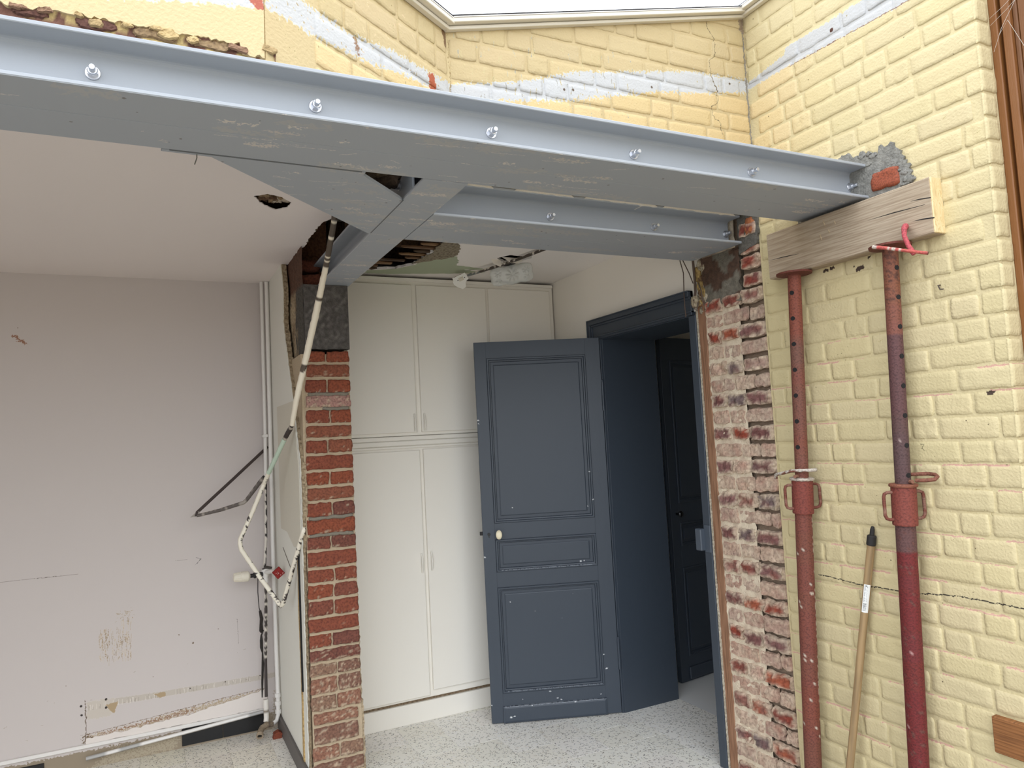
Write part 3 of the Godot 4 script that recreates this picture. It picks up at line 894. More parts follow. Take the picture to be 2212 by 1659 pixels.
# ---------------------------------------------------------------- the brick pillar carrying the cross beam
func pillar() -> void:
	var o := base("brick_pillar", Vector3.ZERO)
	tag(o, "slender red brick pillar with a grey concrete padstone on top, left of the cupboards", "pillar")
	var zf := -3.65
	var core := MB.new()
	core.col = lin(180, 162, 136)
	core.box(Vector3(0.672, 0, -4.55), Vector3(0.908, 2.06, zf - 0.004))
	part("mortar_core", core, M.mortar, o)
	var side := MB.new()      # rough mortar on the flank above the broken plaster
	var P := []; var C := []
	for j in 90:
		var r := PackedVector3Array(); var c := PackedColorArray()
		for i in 30:
			var z := lerpf(-4.1, zf - 0.002, i / 29.0)
			var y := lerpf(0.0, 2.6, j / 89.0)
			var x := lerpf(0.664, 0.692, clampf((y - 0.9) / 1.2, 0.0, 1.0)) + ns3(Vector3(0, y, z), 20.0) * 0.005
			r.append(Vector3(x, y, z))
			var t := ns3(Vector3(7, y * 0.6, z), 12.0)
			var grey := y > 2.0 + t * 0.12 and y < 2.42
			c.append(lin(92, 90, 88) if grey and z > -3.86 + t * 0.1 else (lin(104, 72, 54) if y > 2.42 else lin(196, 180, 154).lerp(lin(150, 132, 108), clampf(t * 2.0 + 0.2, 0.0, 1.0))))
		P.append(r); C.append(c)
	side.sheetmesh(P, Vector3.LEFT, C)
	part("rough_flank", side, M.raw, o)
	# concrete padstone
	var pad := MB.new()
	var P2 := []; var C2 := []
	for j in 20:
		var r := PackedVector3Array(); var c := PackedColorArray()
		for i in 16:
			var x := lerpf(0.694, 0.914, i / 15.0); var y := lerpf(2.083 + ns3(Vector3(i * 0.05, 0, 0), 8.0) * 0.006, 2.408, j / 19.0)
			var edge := minf(minf(i, 15 - i), minf(j + 1, 19 - j))
			r.append(Vector3(x, y, zf + 0.006 - (0.006 if edge < 0.5 else 0.0) + ns3(Vector3(x, y, 3), 30.0) * 0.003))
			var t := ns3(Vector3(x, y, 0), 45.0)
			c.append(lin(92, 88, 84).lerp(lin(132, 126, 120), clampf(t * 1.4, 0.0, 1.0)))
		P2.append(r); C2.append(c)
	pad.sheetmesh(P2, Vector3.BACK, C2)
	pad.col = lin(98, 94, 90)
	pad.box(Vector3(0.694, 2.085, -4.05), Vector3(0.914, 2.408, zf + 0.002))
	part("padstone", pad, M.concrete, o)
	# courses, from the top
	var beds := [2.079, 2.013, 1.939, 1.861, 1.787, 1.71, 1.641, 1.564, 1.484, 1.408, 1.336, 1.256, 1.174, 1.1, 1.016, 0.943, 0.867, 0.784, 0.709, 0.636, 0.571, 0.506, 0.422, 0.344, 0.28, 0.19, 0.115, 0.04]
	var two := "2121212121212122212122200212"
	var brickred := [lin(142, 80, 60), lin(134, 80, 64), lin(146, 90, 68), lin(124, 78, 66), lin(148, 82, 58)]
	var dusty := [lin(150, 108, 88), lin(134, 100, 84), lin(146, 116, 96)]
	for i in beds.size() - 1:
		var top: float = beds[i]; var bot: float = beds[i + 1]
		var left := lerpf(0.69, 0.664, clampf((2.1 - top) / 1.3, 0.0, 1.0))
		var right := 0.913
		var cuts := [[left, right]]
		if two[i] == "2":
			var m := lerpf(left, right, 0.5) + rng.randf_range(-0.012, 0.012)
			cuts = [[left, m], [m, right]]
		elif two[i] == "0":
			if i == 22: continue          # a brick is missing here
			cuts = [[left + 0.01, right - 0.02]]
		for q in cuts:
			var mb := MB.new()
			var bc: Color = brickred[rng.randi() % 5] if i < 20 else dusty[rng.randi() % 3]
			if i == 3: bc = lin(176, 138, 128)
			var film := lin(200, 184, 158)
			var cut := 0.5 if i < 19 else 0.22
			if i == 3: cut = 0.2
			var colf := func(p: Vector3):
				var t := ns3(p, 40.0) * 0.6 + 0.5 * ns3(p, 120.0) + 0.12 * signf((top + bot) / 2 - p.y - (top - bot) * 0.26)
				return bc.lerp(film, clampf((t - cut + 0.15) * 5.0, 0.0, 0.8)) * (1.0 + 0.2 * ns3(p + Vector3(3, 3, 3), 40.0))
			brick_face(mb, Vector3((q[0] + q[1]) / 2, (top + bot) / 2, zf), Vector3.RIGHT, Vector3.UP, Vector3.BACK, q[1] - q[0] - 0.011, top - bot - 0.018, rng.randf_range(0.004, 0.009), 16, 7, 0.0022, 36.0, 0.0018, 0.005, colf)
			part("brick", mb, M.brick, o)
	# grey cement in some joints
	for j in [[1.861, 0.7, 0.9], [1.787, 0.77, 0.9], [1.256, 0.69, 0.9], [1.174, 0.69, 0.9]]:
		var mb := MB.new()
		mb.col = lin(128, 122, 108)
		brick_face(mb, Vector3((j[1] + j[2]) / 2, j[0], zf), Vector3.RIGHT, Vector3.UP, Vector3.BACK, j[2] - j[1], 0.014, 0.006, 12, 2, 0.003, 40.0, 0.003, 0.006)
		part("cement_joint", mb, M.mortar, o)
	for q in [[0.755, 2.45, -3.75], [0.76, 2.535, -3.80]]:
		var mb := MB.new()
		mb.col = lin(138, 82, 62)
		brick_face(mb, Vector3(q[0], q[1], q[2]), Vector3.RIGHT, Vector3.UP, Vector3.BACK, 0.1, 0.055, 0.02, 6, 4, 0.008, 30.0, 0.003, 0.01)
		mb.box(Vector3(q[0] - 0.05, q[1] - 0.027, q[2] - 0.1), Vector3(q[0] + 0.05, q[1] + 0.027, q[2]))
		part("brick", mb, M.brick, o)
	# ragged plaster at the right edge of the pillar
	for q in [[0.0, 0.36, 0.922], [0.36, 0.95, 0.914], [0.95, 1.71, 0.910], [1.71, 2.08, 0.906]]:
		var mb := MB.new()
		mb.col = lin(196, 180, 156)
		mb.prism(rag_between([Vector2(0.888, q[1]), Vector2(0.888, q[0])], [Vector2(q[2], q[0]), Vector2(q[2] - 0.002, q[1])], 0.012, 0.005, q[0]), Vector3(0, 0, zf - 0.012), Vector3.RIGHT, Vector3.UP, Vector3.BACK, -0.45, 0.002)
		part("plaster_edge", mb, M.raw, o)

func ceilings() -> void:
	# left room
	var cl := base("ceiling")
	struct(cl, "white plaster ceiling of the left room, broken away beside the steel", "ceiling")
	var hole := [Vector2(0.385, -2.965), Vector2(0.43, -2.925), Vector2(0.49, -2.945), Vector2(0.535, -3.0), Vector2(0.53, -3.07), Vector2(0.49, -3.115), Vector2(0.44, -3.07), Vector2(0.41, -3.02)]
	var edge := [Vector2(0.66, -4.555), Vector2(0.70, -4.08), Vector2(0.70, -3.84), Vector2(0.708, -3.63), Vector2(0.703, -3.28), Vector2(0.735, -3.15), Vector2(0.77, -2.9), Vector2(0.6, -2.6), Vector2(0.3, -2.4), Vector2(0.2, -2.12)]
	var rg := ragged(edge, 0.025, 0.010, false)
	# split at the hole so that the sheet stays simple
	var a := PackedVector2Array([Vector2(-2.5, -2.12), Vector2(-2.5, -4.555)])
	a.append_array(rg)
	var near := PackedVector2Array(); var far := PackedVector2Array()
	var zs := -3.02
	var upper := Geometry2D.intersect_polygons(a, PackedVector2Array([Vector2(-3, zs), Vector2(2, zs), Vector2(2, -5), Vector2(-3, -5)]))
	var lower := Geometry2D.intersect_polygons(a, PackedVector2Array([Vector2(-3, zs), Vector2(2, zs), Vector2(2, -1), Vector2(-3, -1)]))
	var hp := ragged(hole, 0.012, 0.006)
	var mb := MB.new()
	for g in [upper, lower]:
		for poly in g:
			for q in Geometry2D.clip_polygons(poly, hp):
				mb.prism(q, Vector3(0, CEIL, 0), Vector3.RIGHT, Vector3.BACK, Vector3.UP, 0.0, 0.004)
	part("plaster", mb, M.ceiling, cl)
	var rim := MB.new()
	rim.col = lin(150, 130, 104)
	var inner := PackedVector2Array(); var outer := PackedVector2Array()
	for i in rg.size(): inner.append(rg[i] - Vector2(0.008, 0.0))
	for i in rg.size() - 1:
		if rg[i].y > -2.2: continue
		var p0 := rg[i]; var p1 := rg[i + 1]
		var q0 := p0 + Vector2(0.010 + 0.006 * noise.get_noise_2d(p0.x * 50, p0.y * 50), 0); var q1 := p1 + Vector2(0.010 + 0.006 * noise.get_noise_2d(p1.x * 50, p1.y * 50), 0)
		rim.quad(Vector3(p0.x, CEIL + 0.001, p0.y), Vector3(p1.x, CEIL + 0.001, p1.y), Vector3(q1.x, CEIL + 0.012, q1.y), Vector3(q0.x, CEIL + 0.012, q0.y), Vector3.DOWN)
		rim.quad(Vector3(q0.x, CEIL + 0.012, q0.y), Vector3(q1.x, CEIL + 0.012, q1.y), Vector3(q1.x - 0.006, CEIL + 0.045, q1.y), Vector3(q0.x - 0.006, CEIL + 0.045, q0.y), Vector3.RIGHT)
	part("broken_edge", rim, M.raw, cl)
	var lath := MB.new()
	lath.col = lin(96, 70, 50)
	lath.box(Vector3(-2.5, CEIL + 0.05, -4.55), Vector3(0.6, CEIL + 0.06, -2.12))
	part("lath_backing", lath, M.raw, cl)
	var rub := MB.new()
	for i in 7:
		rub.col = [lin(150, 128, 100), lin(110, 84, 62), lin(206, 196, 182)][i % 3]
		brick_face(rub, Vector3(rng.randf_range(0.41, 0.51), CEIL + 0.03, rng.randf_range(-3.07, -2.96)), Vector3.RIGHT, Vector3.BACK, Vector3.DOWN, rng.randf_range(0.03, 0.07), rng.randf_range(0.02, 0.05), 0.02, 5, 4, 0.012, 40.0, 0.006, 0.01)
	part("hole_rubble", rub, M.raw, cl)
	# right room
	var cr := base("ceiling_2")
	struct(cr, "cream ceiling over the cupboards with a broken corner of old green paint", "ceiling")
	var torn := [Vector2(1.5, -2.7), Vector2(1.36, -3.38), Vector2(1.37, -3.55), Vector2(1.35, -3.72), Vector2(1.36, -3.88), Vector2(1.28, -4.0), Vector2(1.16, -4.06), Vector2(1.0, -4.1), Vector2(0.9, -4.13)]
	var tr := ragged(torn, 0.02, 0.02, false, 3.0)
	var pr := PackedVector2Array([Vector2(0.9, -4.555), Vector2(XR, -4.555), Vector2(XR, -2.7)])
	pr.append_array(tr)
	var hole2 := PackedVector2Array([Vector2(1.755, -3.63), Vector2(1.80, -3.55), Vector2(1.86, -3.56), Vector2(1.92, -3.52), Vector2(1.95, -3.58), Vector2(1.90, -3.70), Vector2(1.85, -3.72), Vector2(1.80, -3.68)])
	var mc := MB.new()
	mc.col = lin(255, 255, 255)
	for half in [PackedVector2Array([Vector2(0, -3.6), Vector2(3, -3.6), Vector2(3, -5), Vector2(0, -5)]), PackedVector2Array([Vector2(0, -3.6), Vector2(3, -3.6), Vector2(3, -1), Vector2(0, -1)])]:
		for poly in Geometry2D.intersect_polygons(pr, half):
			for q in Geometry2D.clip_polygons(poly, ragged(Array(hole2), 0.012, 0.004)):
				mc.prism(q, Vector3(0, CEIL, 0), Vector3.RIGHT, Vector3.BACK, Vector3.UP, 0.0, 0.014)
	part("plaster", mc, M.ceiling_cream, cr)
	# layers showing at the break: old green paint, grey torn paper, brown lath
	var green := MB.new()
	green.col = lin(176, 184, 156)
	green.prism(rag_between([Vector2(0.93, -4.14), Vector2(1.17, -4.065), Vector2(1.29, -4.0), Vector2(1.365, -3.88), Vector2(1.37, -3.7)], [Vector2(1.50, -3.62), Vector2(1.56, -3.72), Vector2(1.60, -3.84), Vector2(1.85, -3.90), Vector2(1.66, -3.93), Vector2(1.84, -3.975), Vector2(1.6, -4.05), Vector2(1.3, -4.13), Vector2(1.0, -4.15)], 0.02, 0.012), Vector3(0, CEIL - 0.0015, 0), Vector3.RIGHT, Vector3.BACK, Vector3.UP, 0.0, 0.0014)
	part("green_paint", green, M.plaster, cr)
	var paper := MB.new()
	paper.col = lin(168, 158, 140)
	paper.prism(ragged([Vector2(1.33, -3.3), Vector2(1.43, -3.40), Vector2(1.50, -3.55), Vector2(1.51, -3.66), Vector2(1.40, -3.78), Vector2(1.33, -3.86), Vector2(1.36, -3.6)], 0.02, 0.014, true, 8.0), Vector3(0, CEIL - 0.004, 0), Vector3.RIGHT, Vector3.BACK, Vector3.UP, 0.0, 0.002)
	part("torn_paper", paper, M.raw, cr)
	for i in 12:
		var mbl := MB.new()
		mbl.col = [lin(150, 116, 80), lin(120, 88, 58), lin(88, 64, 44)][i % 3]
		var z := -3.28 - i * 0.072
		var x1 := 1.36 - 0.25 * clampf((-z - 3.75) / 0.35, 0.0, 1.0) + rng.randf_range(-0.06, 0.05)
		var x0 := x1 - rng.randf_range(0.08, 0.24)
		mbl.prism(PackedVector2Array([Vector2(x0, z), Vector2(x1 + 0.05, z + rng.randf_range(-0.01, 0.01)), Vector2(x1 + 0.05, z + 0.028), Vector2(x0 + 0.03, z + 0.03), Vector2(x0 - 0.02, z + 0.016)]), Vector3(0, CEIL + 0.004, 0), Vector3.RIGHT, Vector3.BACK, Vector3(rng.randf_range(-0.1, 0.1), 1, 0), 0.0, 0.008)
		part("lath", mbl, M.wood, cr)
	var flap := MB.new()
	flap.col = lin(128, 84, 56)
	flap.prism(ragged([Vector2(0.93, 2.60), Vector2(1.14, 2.61), Vector2(1.10, 2.585), Vector2(1.06, 2.555), Vector2(1.03, 2.585), Vector2(0.99, 2.55), Vector2(0.95, 2.545)], 0.015, 0.006), Vector3(0, 0, -4.12), Vector3.RIGHT, Vector3.UP, Vector3.FORWARD, 0.0, 0.003)
	part("hanging_flake", flap, M.raw, cr)
	var fl2 := MB.new()
	fl2.col = lin(236, 228, 214)
	fl2.prism(PackedVector2Array([Vector2(1.77, 2.6), Vector2(1.9, 2.6), Vector2(1.90, 2.582), Vector2(1.865, 2.57), Vector2(1.83, 2.568), Vector2(1.80, 2.585)]), Vector3(0, 0, -3.60), Vector3.RIGHT, Vector3.UP, Vector3(0.2, 0.3, -1), 0.0, 0.004)
	fl2.prism(PackedVector2Array([Vector2(1.735, 2.6), Vector2(1.79, 2.6), Vector2(1.80, 2.575), Vector2(1.79, 2.56), Vector2(1.75, 2.575)]), Vector3(0, 0, -3.66), Vector3.RIGHT, Vector3.UP, Vector3(-0.4, 0.2, -1), 0.0, 0.004)
	part("loose_plaster", fl2, M.plaster, cr)

# ---------------------------------------------------------------- steel
# rolled section along local x from 0 to L, its underside on local y = 0, centred on local z
func section(o: Node3D, xf: Transform3D, L: float, w: float, h: float) -> void:
	var mb := MB.new()
	mb.xf = xf
	var tf := 0.0105; var tw := 0.0035
	mb.box(Vector3(0, h - tf, -w / 2), Vector3(L, h, w / 2), 0.0018)
	mb.box(Vector3(0, tf, -tw), Vector3(L, h - tf, tw))
	for s in [-1.0, 1.0]:         # root fillets
		for k in [[tf, 1.0], [h - tf, -1.0]]:
			var pts := []
			for a in 5:
				var an := PI / 2 * a / 4.0
				var r := 0.012
				pts.append([s * (tw + r - r * sin(an)), k[0] + k[1] * (r - r * cos(an))])
			for a in 4:
				mb.quad(Vector3(0, pts[a][1], pts[a][0]), Vector3(L, pts[a][1], pts[a][0]), Vector3(L, pts[a + 1][1], pts[a + 1][0]), Vector3(0, pts[a + 1][1], pts[a + 1][0]), Vector3(0, k[1], s))
	mb.box(Vector3(0, 0.0008, -w / 2), Vector3(L, tf, w / 2), 0.0018)
	var am := mb.mesh(M.steel)
	var lo := MB.new()
	lo.xf = xf
	lo.box(Vector3(0, 0, -w / 2 + 0.0014), Vector3(L, 0.003, w / 2 - 0.0014), 0.0008)
	lo.mesh(M.steel_under, am)
	put("rolled_section", am, o)

func bolt(o: Node3D, at: Vector3, W: Vector3, spin := 0.0) -> void:
	var sh := MB.new()
	sh.lathe([Vector2(0.0001, 0.034), Vector2(0.006, 0.034), Vector2(0.0072, 0.032), Vector2(0.0072, 0.0)], at, W, 14)
	var b := part("bolt", sh, M.zinc, o)
	var ws := MB.new()
	ws.lathe([Vector2(0.007, 0.0034), Vector2(0.0155, 0.0034), Vector2(0.0165, 0.0024), Vector2(0.0165, -0.001)], at, W, 24)
	part("washer", ws, M.zinc, b)
	var nt := MB.new()
	var U := W.cross(Vector3.UP).normalized(); var V := W.cross(U)
	var poly := PackedVector2Array()
	for k in 6: poly.append(Vector2(cos(TAU * k / 6 + spin), sin(TAU * k / 6 + spin)) * 0.0125)
	nt.prism(poly, at, U, V, W, 0.003, 0.015)
	nt.lathe([Vector2(0.0072, 0.0185), Vector2(0.0095, 0.0182), Vector2(0.0112, 0.015)], at, W, 18)
	part("nut", nt, M.zinc, b)

func steel() -> void:
	var h := YT - Y0
	var o := base("steel_beam")
	tag(o, "long pair of grey primed steel beams across the opening, ends resting at the timber block", "steel beam")
	section(o, Transform3D(Basis.IDENTITY, Vector3(-2.55, Y0, -1.8545)), 2.55 + XR + 0.004, 0.155, h)
	section(o, Transform3D(Basis.IDENTITY, Vector3(-2.55, Y0 + 0.0005, -2.0115)), 2.55 + XR + 0.004, 0.155, h)
	for i in range(-4, 6):
		bolt(o, Vector3(-0.102 + i * 0.4995, 2.476, -1.8545 + 0.0037), Vector3.BACK, rng.randf())
	var c := base("steel_beam")
	tag(c, "short cross beam of grey steel running back onto the brick pillar's padstone", "steel beam")
	section(c, Transform3D(Basis(Vector3(0, 0, -1), Vector3.UP, Vector3(1, 0, 0)), Vector3(0.85, Y0, -2.0915)), 1.80, 0.15, h)
	var st := MB.new()
	st.box(Vector3(0.789, Y0 + 0.011, -2.5), Vector3(0.797, YT - 0.011, -2.24), 0.001)
	part("splice_plate", st, M.steel, c)
	bolt(c, Vector3(0.789, 2.484, -2.372), Vector3.LEFT, 0.3)
	var g := base("gusset_plate")
	tag(g, "wide slanted grey steel plate with a triangular notch, filling the corner between the beams", "steel plate")
	var pl := MB.new()
	pl.prism(PackedVector2Array([Vector2(0.043, -2.0915), Vector2(0.04, -2.103), Vector2(0.164, -2.105), Vector2(0.765, -2.708), Vector2(0.7735, -2.704), Vector2(0.7735, -2.305), Vector2(0.757, -2.284), Vector2(0.601, -2.127), Vector2(0.590, -2.112), Vector2(0.591, -2.0915)]), Vector3(0, Y0 - 0.001, 0), Vector3.RIGHT, Vector3.BACK, Vector3.UP, 0.0, 0.010)
	part("plate", pl, M.steel_under, g)
	for q in [[Vector3(0.7745, Y0, -2.30), Vector3(0.7745, Y0, -2.70)], [Vector3(0.06, Y0 + 0.0005, -2.0905), Vector3(0.58, Y0 + 0.0005, -2.0905)]]:
		var weld := MB.new()
		weld.col = lin(150, 150, 148)
		weld.tube(q, 0.0025, 8)
		part("weld_bead", weld, M.steel_under, g)
	var rub := MB.new()
	for i in 10:
		rub.col = [lin(120, 104, 84), lin(86, 70, 58), lin(150, 130, 106)][i % 3]
		brick_face(rub, Vector3(rng.randf_range(0.56, 0.74), 2.5 + rng.randf_range(-0.02, 0.03), rng.randf_range(-2.32, -2.14)), Vector3.RIGHT, Vector3.BACK, Vector3.DOWN, rng.randf_range(0.05, 0.1), rng.randf_range(0.04, 0.08), 0.03, 5, 5, 0.02, 30.0, 0.01, 0.015)
	var loose := part("rubble_bed", rub, M.raw, g)
	var s := base("steel_beam")
	tag(s, "shorter pair of grey steel beams behind the long pair, above the cupboards and door", "steel beam")
	var x0 := 0.927
	section(s, Transform3D(Basis.IDENTITY, Vector3(x0, Y0 - 0.0005, -2.504)), XR - 0.018 - x0, 0.168, h)
	section(s, Transform3D(Basis.IDENTITY, Vector3(x0, Y0, -2.674)), XR - 0.018 - x0, 0.168, h)
	for q in [[1.0, 1.17], [1.26, 1.52], [1.57, 1.93], [1.96, 2.36]]:      # pale mortar squeezed out along the top flange
		var sq := MB.new()
		sq.col = lin(226, 220, 208)
		sq.prism(rag_between([Vector2(q[1], 2.533), Vector2(q[1] - 0.02, 2.546), Vector2(q[0] + 0.02, 2.546)], [Vector2(q[0], 2.533), Vector2(q[1], 2.531)], 0.02, 0.003, q[0]), Vector3(0, 0, -2.4195), Vector3.RIGHT, Vector3.UP, Vector3.BACK, -0.05, 0.0022)
		part("mortar_squeeze", sq, M.mortar, s)
	for x in [1.455, 1.969, 2.374]:
		bolt(s, Vector3(x, 2.472, -2.504 + 0.0037), Vector3.BACK, rng.randf())
	# mortar and brick packing round the bearing end of the long pair, on the side wall
	var w := get_node("wall_right")
	var patch := MB.new()
	patch.col = lin(146, 144, 137)
	var rim := ragged([Vector2(-1.86, 2.605), Vector2(-1.79, 2.568), Vector2(-1.735, 2.558), Vector2(-1.72, 2.585), Vector2(-1.665, 2.575), Vector2(-1.635, 2.52), Vector2(-1.605, 2.475), Vector2(-1.60, 2.41), Vector2(-1.62, 2.385), Vector2(-2.1, 2.385), Vector2(-2.12, 2.5), Vector2(-2.06, 2.585)], 0.008, 0.014, true, 3.0)
	patch.prism(rim, Vector3(XR, 0, 0), Vector3.BACK, Vector3.UP, Vector3.LEFT, -0.01, 0.011)
	part("mortar_patch", patch, M.concrete, w)
	for i in 16:
		var mb := MB.new()
		mb.col = lin(142, 140, 133) * rng.randf_range(0.88, 1.12)
		var a := rng.randf_range(0.0, 1.0)
		var q := Vector2(-1.80 + a * 0.19, 2.565 - a * a * 0.15 + rng.randf_range(-0.05, 0.02))
		brick_face(mb, Vector3(XR - 0.011, q.y, q.x), Vector3.BACK, Vector3.UP, Vector3.LEFT, rng.randf_range(0.012, 0.05), rng.randf_range(0.006, 0.02), 0.003, 5, 4, 0.002, 60.0, 0.008, 0.006)
		part("mortar_lump", mb, M.concrete, w)
	var ob := MB.new()
	ob.col = lin(158, 82, 54)
	brick_face(ob, Vector3(XR - 0.010, 2.458, -1.703), Vector3.BACK, Vector3.UP, Vector3.LEFT, 0.108, 0.062, 0.01, 10, 6, 0.003, 24.0, 0.003, 0.008)
	part("packing_brick", ob, M.rust, w)
	# timber the props push up against
	var t := base("timber_block", Vector3(2.35, 2.2, -1.875))
	tag(t, "weathered softwood timber block with pale sawn end under the long beams", "timber")
	var tm := MB.new()
	tm.col = lin(180, 164, 142)
	tm.box(Vector3(0.001, 0.003, -0.365), Vector3(0.0595, 0.195, 0.363), 0.004)
	part("block", tm, M.timber, t)
	var en := MB.new()
	en.col = lin(226, 206, 162)
	en.box(Vector3(0.002, 0.004, 0.360), Vector3(0.0585, 0.194, 0.3665), 0.002)
	part("sawn_end", en, M.endgrain, t)
	for q in [[0.135, 0.29, 0.362, 0.0013], [0.065, 0.29, 0.368, 0.0018], [0.118, 0.12, 0.34, 0.0004], [0.085, -0.36, -0.2, 0.0004]]:
		var cr := MB.new()
		var za: float = q[1]; var zb: float = q[2]; var th: float = q[3]
		cr.prism(PackedVector2Array([Vector2(za, q[0] - 0.002), Vector2(zb, q[0] - 0.012 - th), Vector2(zb, q[0] - 0.012 + th), Vector2((za + zb) / 2, q[0] - 0.004)]), Vector3(0.0012, 0, 0), Vector3.BACK, Vector3.UP, Vector3.LEFT, 0.0, 0.0008)
		part("split", cr, M.dark, t)
	for q in [[0.17, -0.07, 0.02], [0.13, -0.05, 0.015], [0.12, -0.09, 0.02], [0.155, -0.02, 0.012]]:
		var sc := MB.new()
		sc.col = lin(216, 196, 160)
		sc.tube([Vector3(0.0, q[0], q[1]), Vector3(0.0, q[0] - q[2], q[1] + q[2] * 0.3)], 0.0016, 6)
		part("gouge", sc, M.wood, t)

# ---------------------------------------------------------------- glazed roof over the well
func roof() -> void:
	var o := base("skylight")
	tag(o, "opal sheet skylight in cream metal rails above the light well", "skylight")
	var ang := atan(0.2477)
	var len := (XR - 0.97) / cos(ang) - 0.004
	var bar := func(xf: Transform3D, L: float, called: String):
		var mb := MB.new()
		mb.xf = xf
		mb.box(Vector3(0, 0.0, 0.001), Vector3(L, 0.013, 0.024), 0.002)
		part(called, mb, M.cream_rail, o)
		var m2 := MB.new()
		m2.xf = xf
		m2.box(Vector3(0, 0.0150, 0.001), Vector3(L, 0.031, 0.046), 0.002)
		part(called, m2, M.cream_rail, o)
		var m3 := MB.new()
		m3.xf = xf
		m3.box(Vector3(0, 0.0315, 0.001), Vector3(L, 0.036, 0.0475), 0.001)
		part("bead", m3, M.pipe, o)
		var m4 := MB.new()
		m4.xf = xf
		m4.box(Vector3(0, 0.0365, 0.001), Vector3(L, 0.040, 0.048))
		part("gasket", m4, M.rubber, o)
	bar.call(Transform3D(Basis(Vector3.BACK, ang), Vector3(0.965, 3.048, ZW)), len, "wall_rail")
	var dir := (DB - DA).normalized()
	var out := Vector3(-dir.z, 0, dir.x)
	var L := DA.distance_to(DB)
	bar.call(Transform3D(Basis(dir, Vector3.UP, dir.cross(Vector3.UP)), DA + Vector3.UP * 3.05), L - 0.006, "side_rail")
	bar.call(Transform3D(Basis(Vector3.FORWARD, Vector3.UP, Vector3.LEFT), Vector3(XR - 0.003, 3.405, -1.32)), 1.0, "side_rail")
	var sh := MB.new()
	var P := []
	for j in 5:
		var row := PackedVector3Array()
		for i in 9:
			var f := j / 4.0; var g := i / 8.0
			var backp := Vector3(0.985, 3.092, ZW + 0.005).lerp(Vector3(XR - 0.005, 3.446, ZW + 0.005), g)
			var frontp := Vector3(0.30, 3.094, -1.86).lerp(Vector3(XR - 0.005, 3.448, -1.33), g)
			row.append(backp.lerp(frontp, f))
		P.append(row)
	sh.sheetmesh(P, Vector3.DOWN)
	part("opal_sheet", sh, M.opal, o)

# ---------------------------------------------------------------- doors
# a panelled leaf in its own plane: x along it, y up, front towards +z. panels: [x0, y0, x1, y1]
func leaf(o: Node3D, x0: float, x1: float, y0: float, y1: float, panels: Array, m: Material, thick := 0.036) -> void:
	var b := MB.new()
	b.sheet = [Vector3.ZERO, Vector3.RIGHT, Vector3.UP, 0.8, 2.2]
	b.box(Vector3(x0, y0, -thick), Vector3(x1, y1, -0.016), 0.001)
	var px0: float = panels[0][0]; var px1: float = panels[0][2]
	b.box(Vector3(x0, y0, -0.017), Vector3(px0, y1, 0), 0.0012)
	b.box(Vector3(px1, y0, -0.017), Vector3(x1, y1, 0), 0.0012)
	var cuts := [y0]
	for p in panels: cuts.append(p[1]); cuts.append(p[3])
	cuts.append(y1)
	for i in range(0, cuts.size(), 2):
		b.box(Vector3(px0 - 0.001, cuts[i], -0.017), Vector3(px1 + 0.001, cuts[i + 1], -0.0001), 0.0008)
	part("leaf", b, m, o)
	for p in panels:
		var mb := MB.new()
		mb.sheet = b.sheet
		var a := Vector2(p[0], p[1]); var c := Vector2(p[2], p[3])
		mb.mould(Vector3.ZERO, Vector3.RIGHT, Vector3.UP, Vector3.BACK, a, c, [Vector2(0, -0.001), Vector2(0.0, 0.0045), Vector2(0.003, 0.007), Vector2(0.010, 0.007), Vector2(0.013, 0.003), Vector2(0.0135, -0.003), Vector2(0.02, -0.004), Vector2(0.023, -0.0125), Vector2(0.039, -0.0125), Vector2(0.0392, -0.008), Vector2(0.044, -0.006)])
		mb.quad(Vector3(a.x + 0.044, a.y + 0.044, -0.006), Vector3(c.x - 0.044, a.y + 0.044, -0.006), Vector3(c.x - 0.044, c.y - 0.044, -0.006), Vector3(a.x + 0.044, c.y - 0.044, -0.006), Vector3.BACK)
		part("panel", mb, m, o)

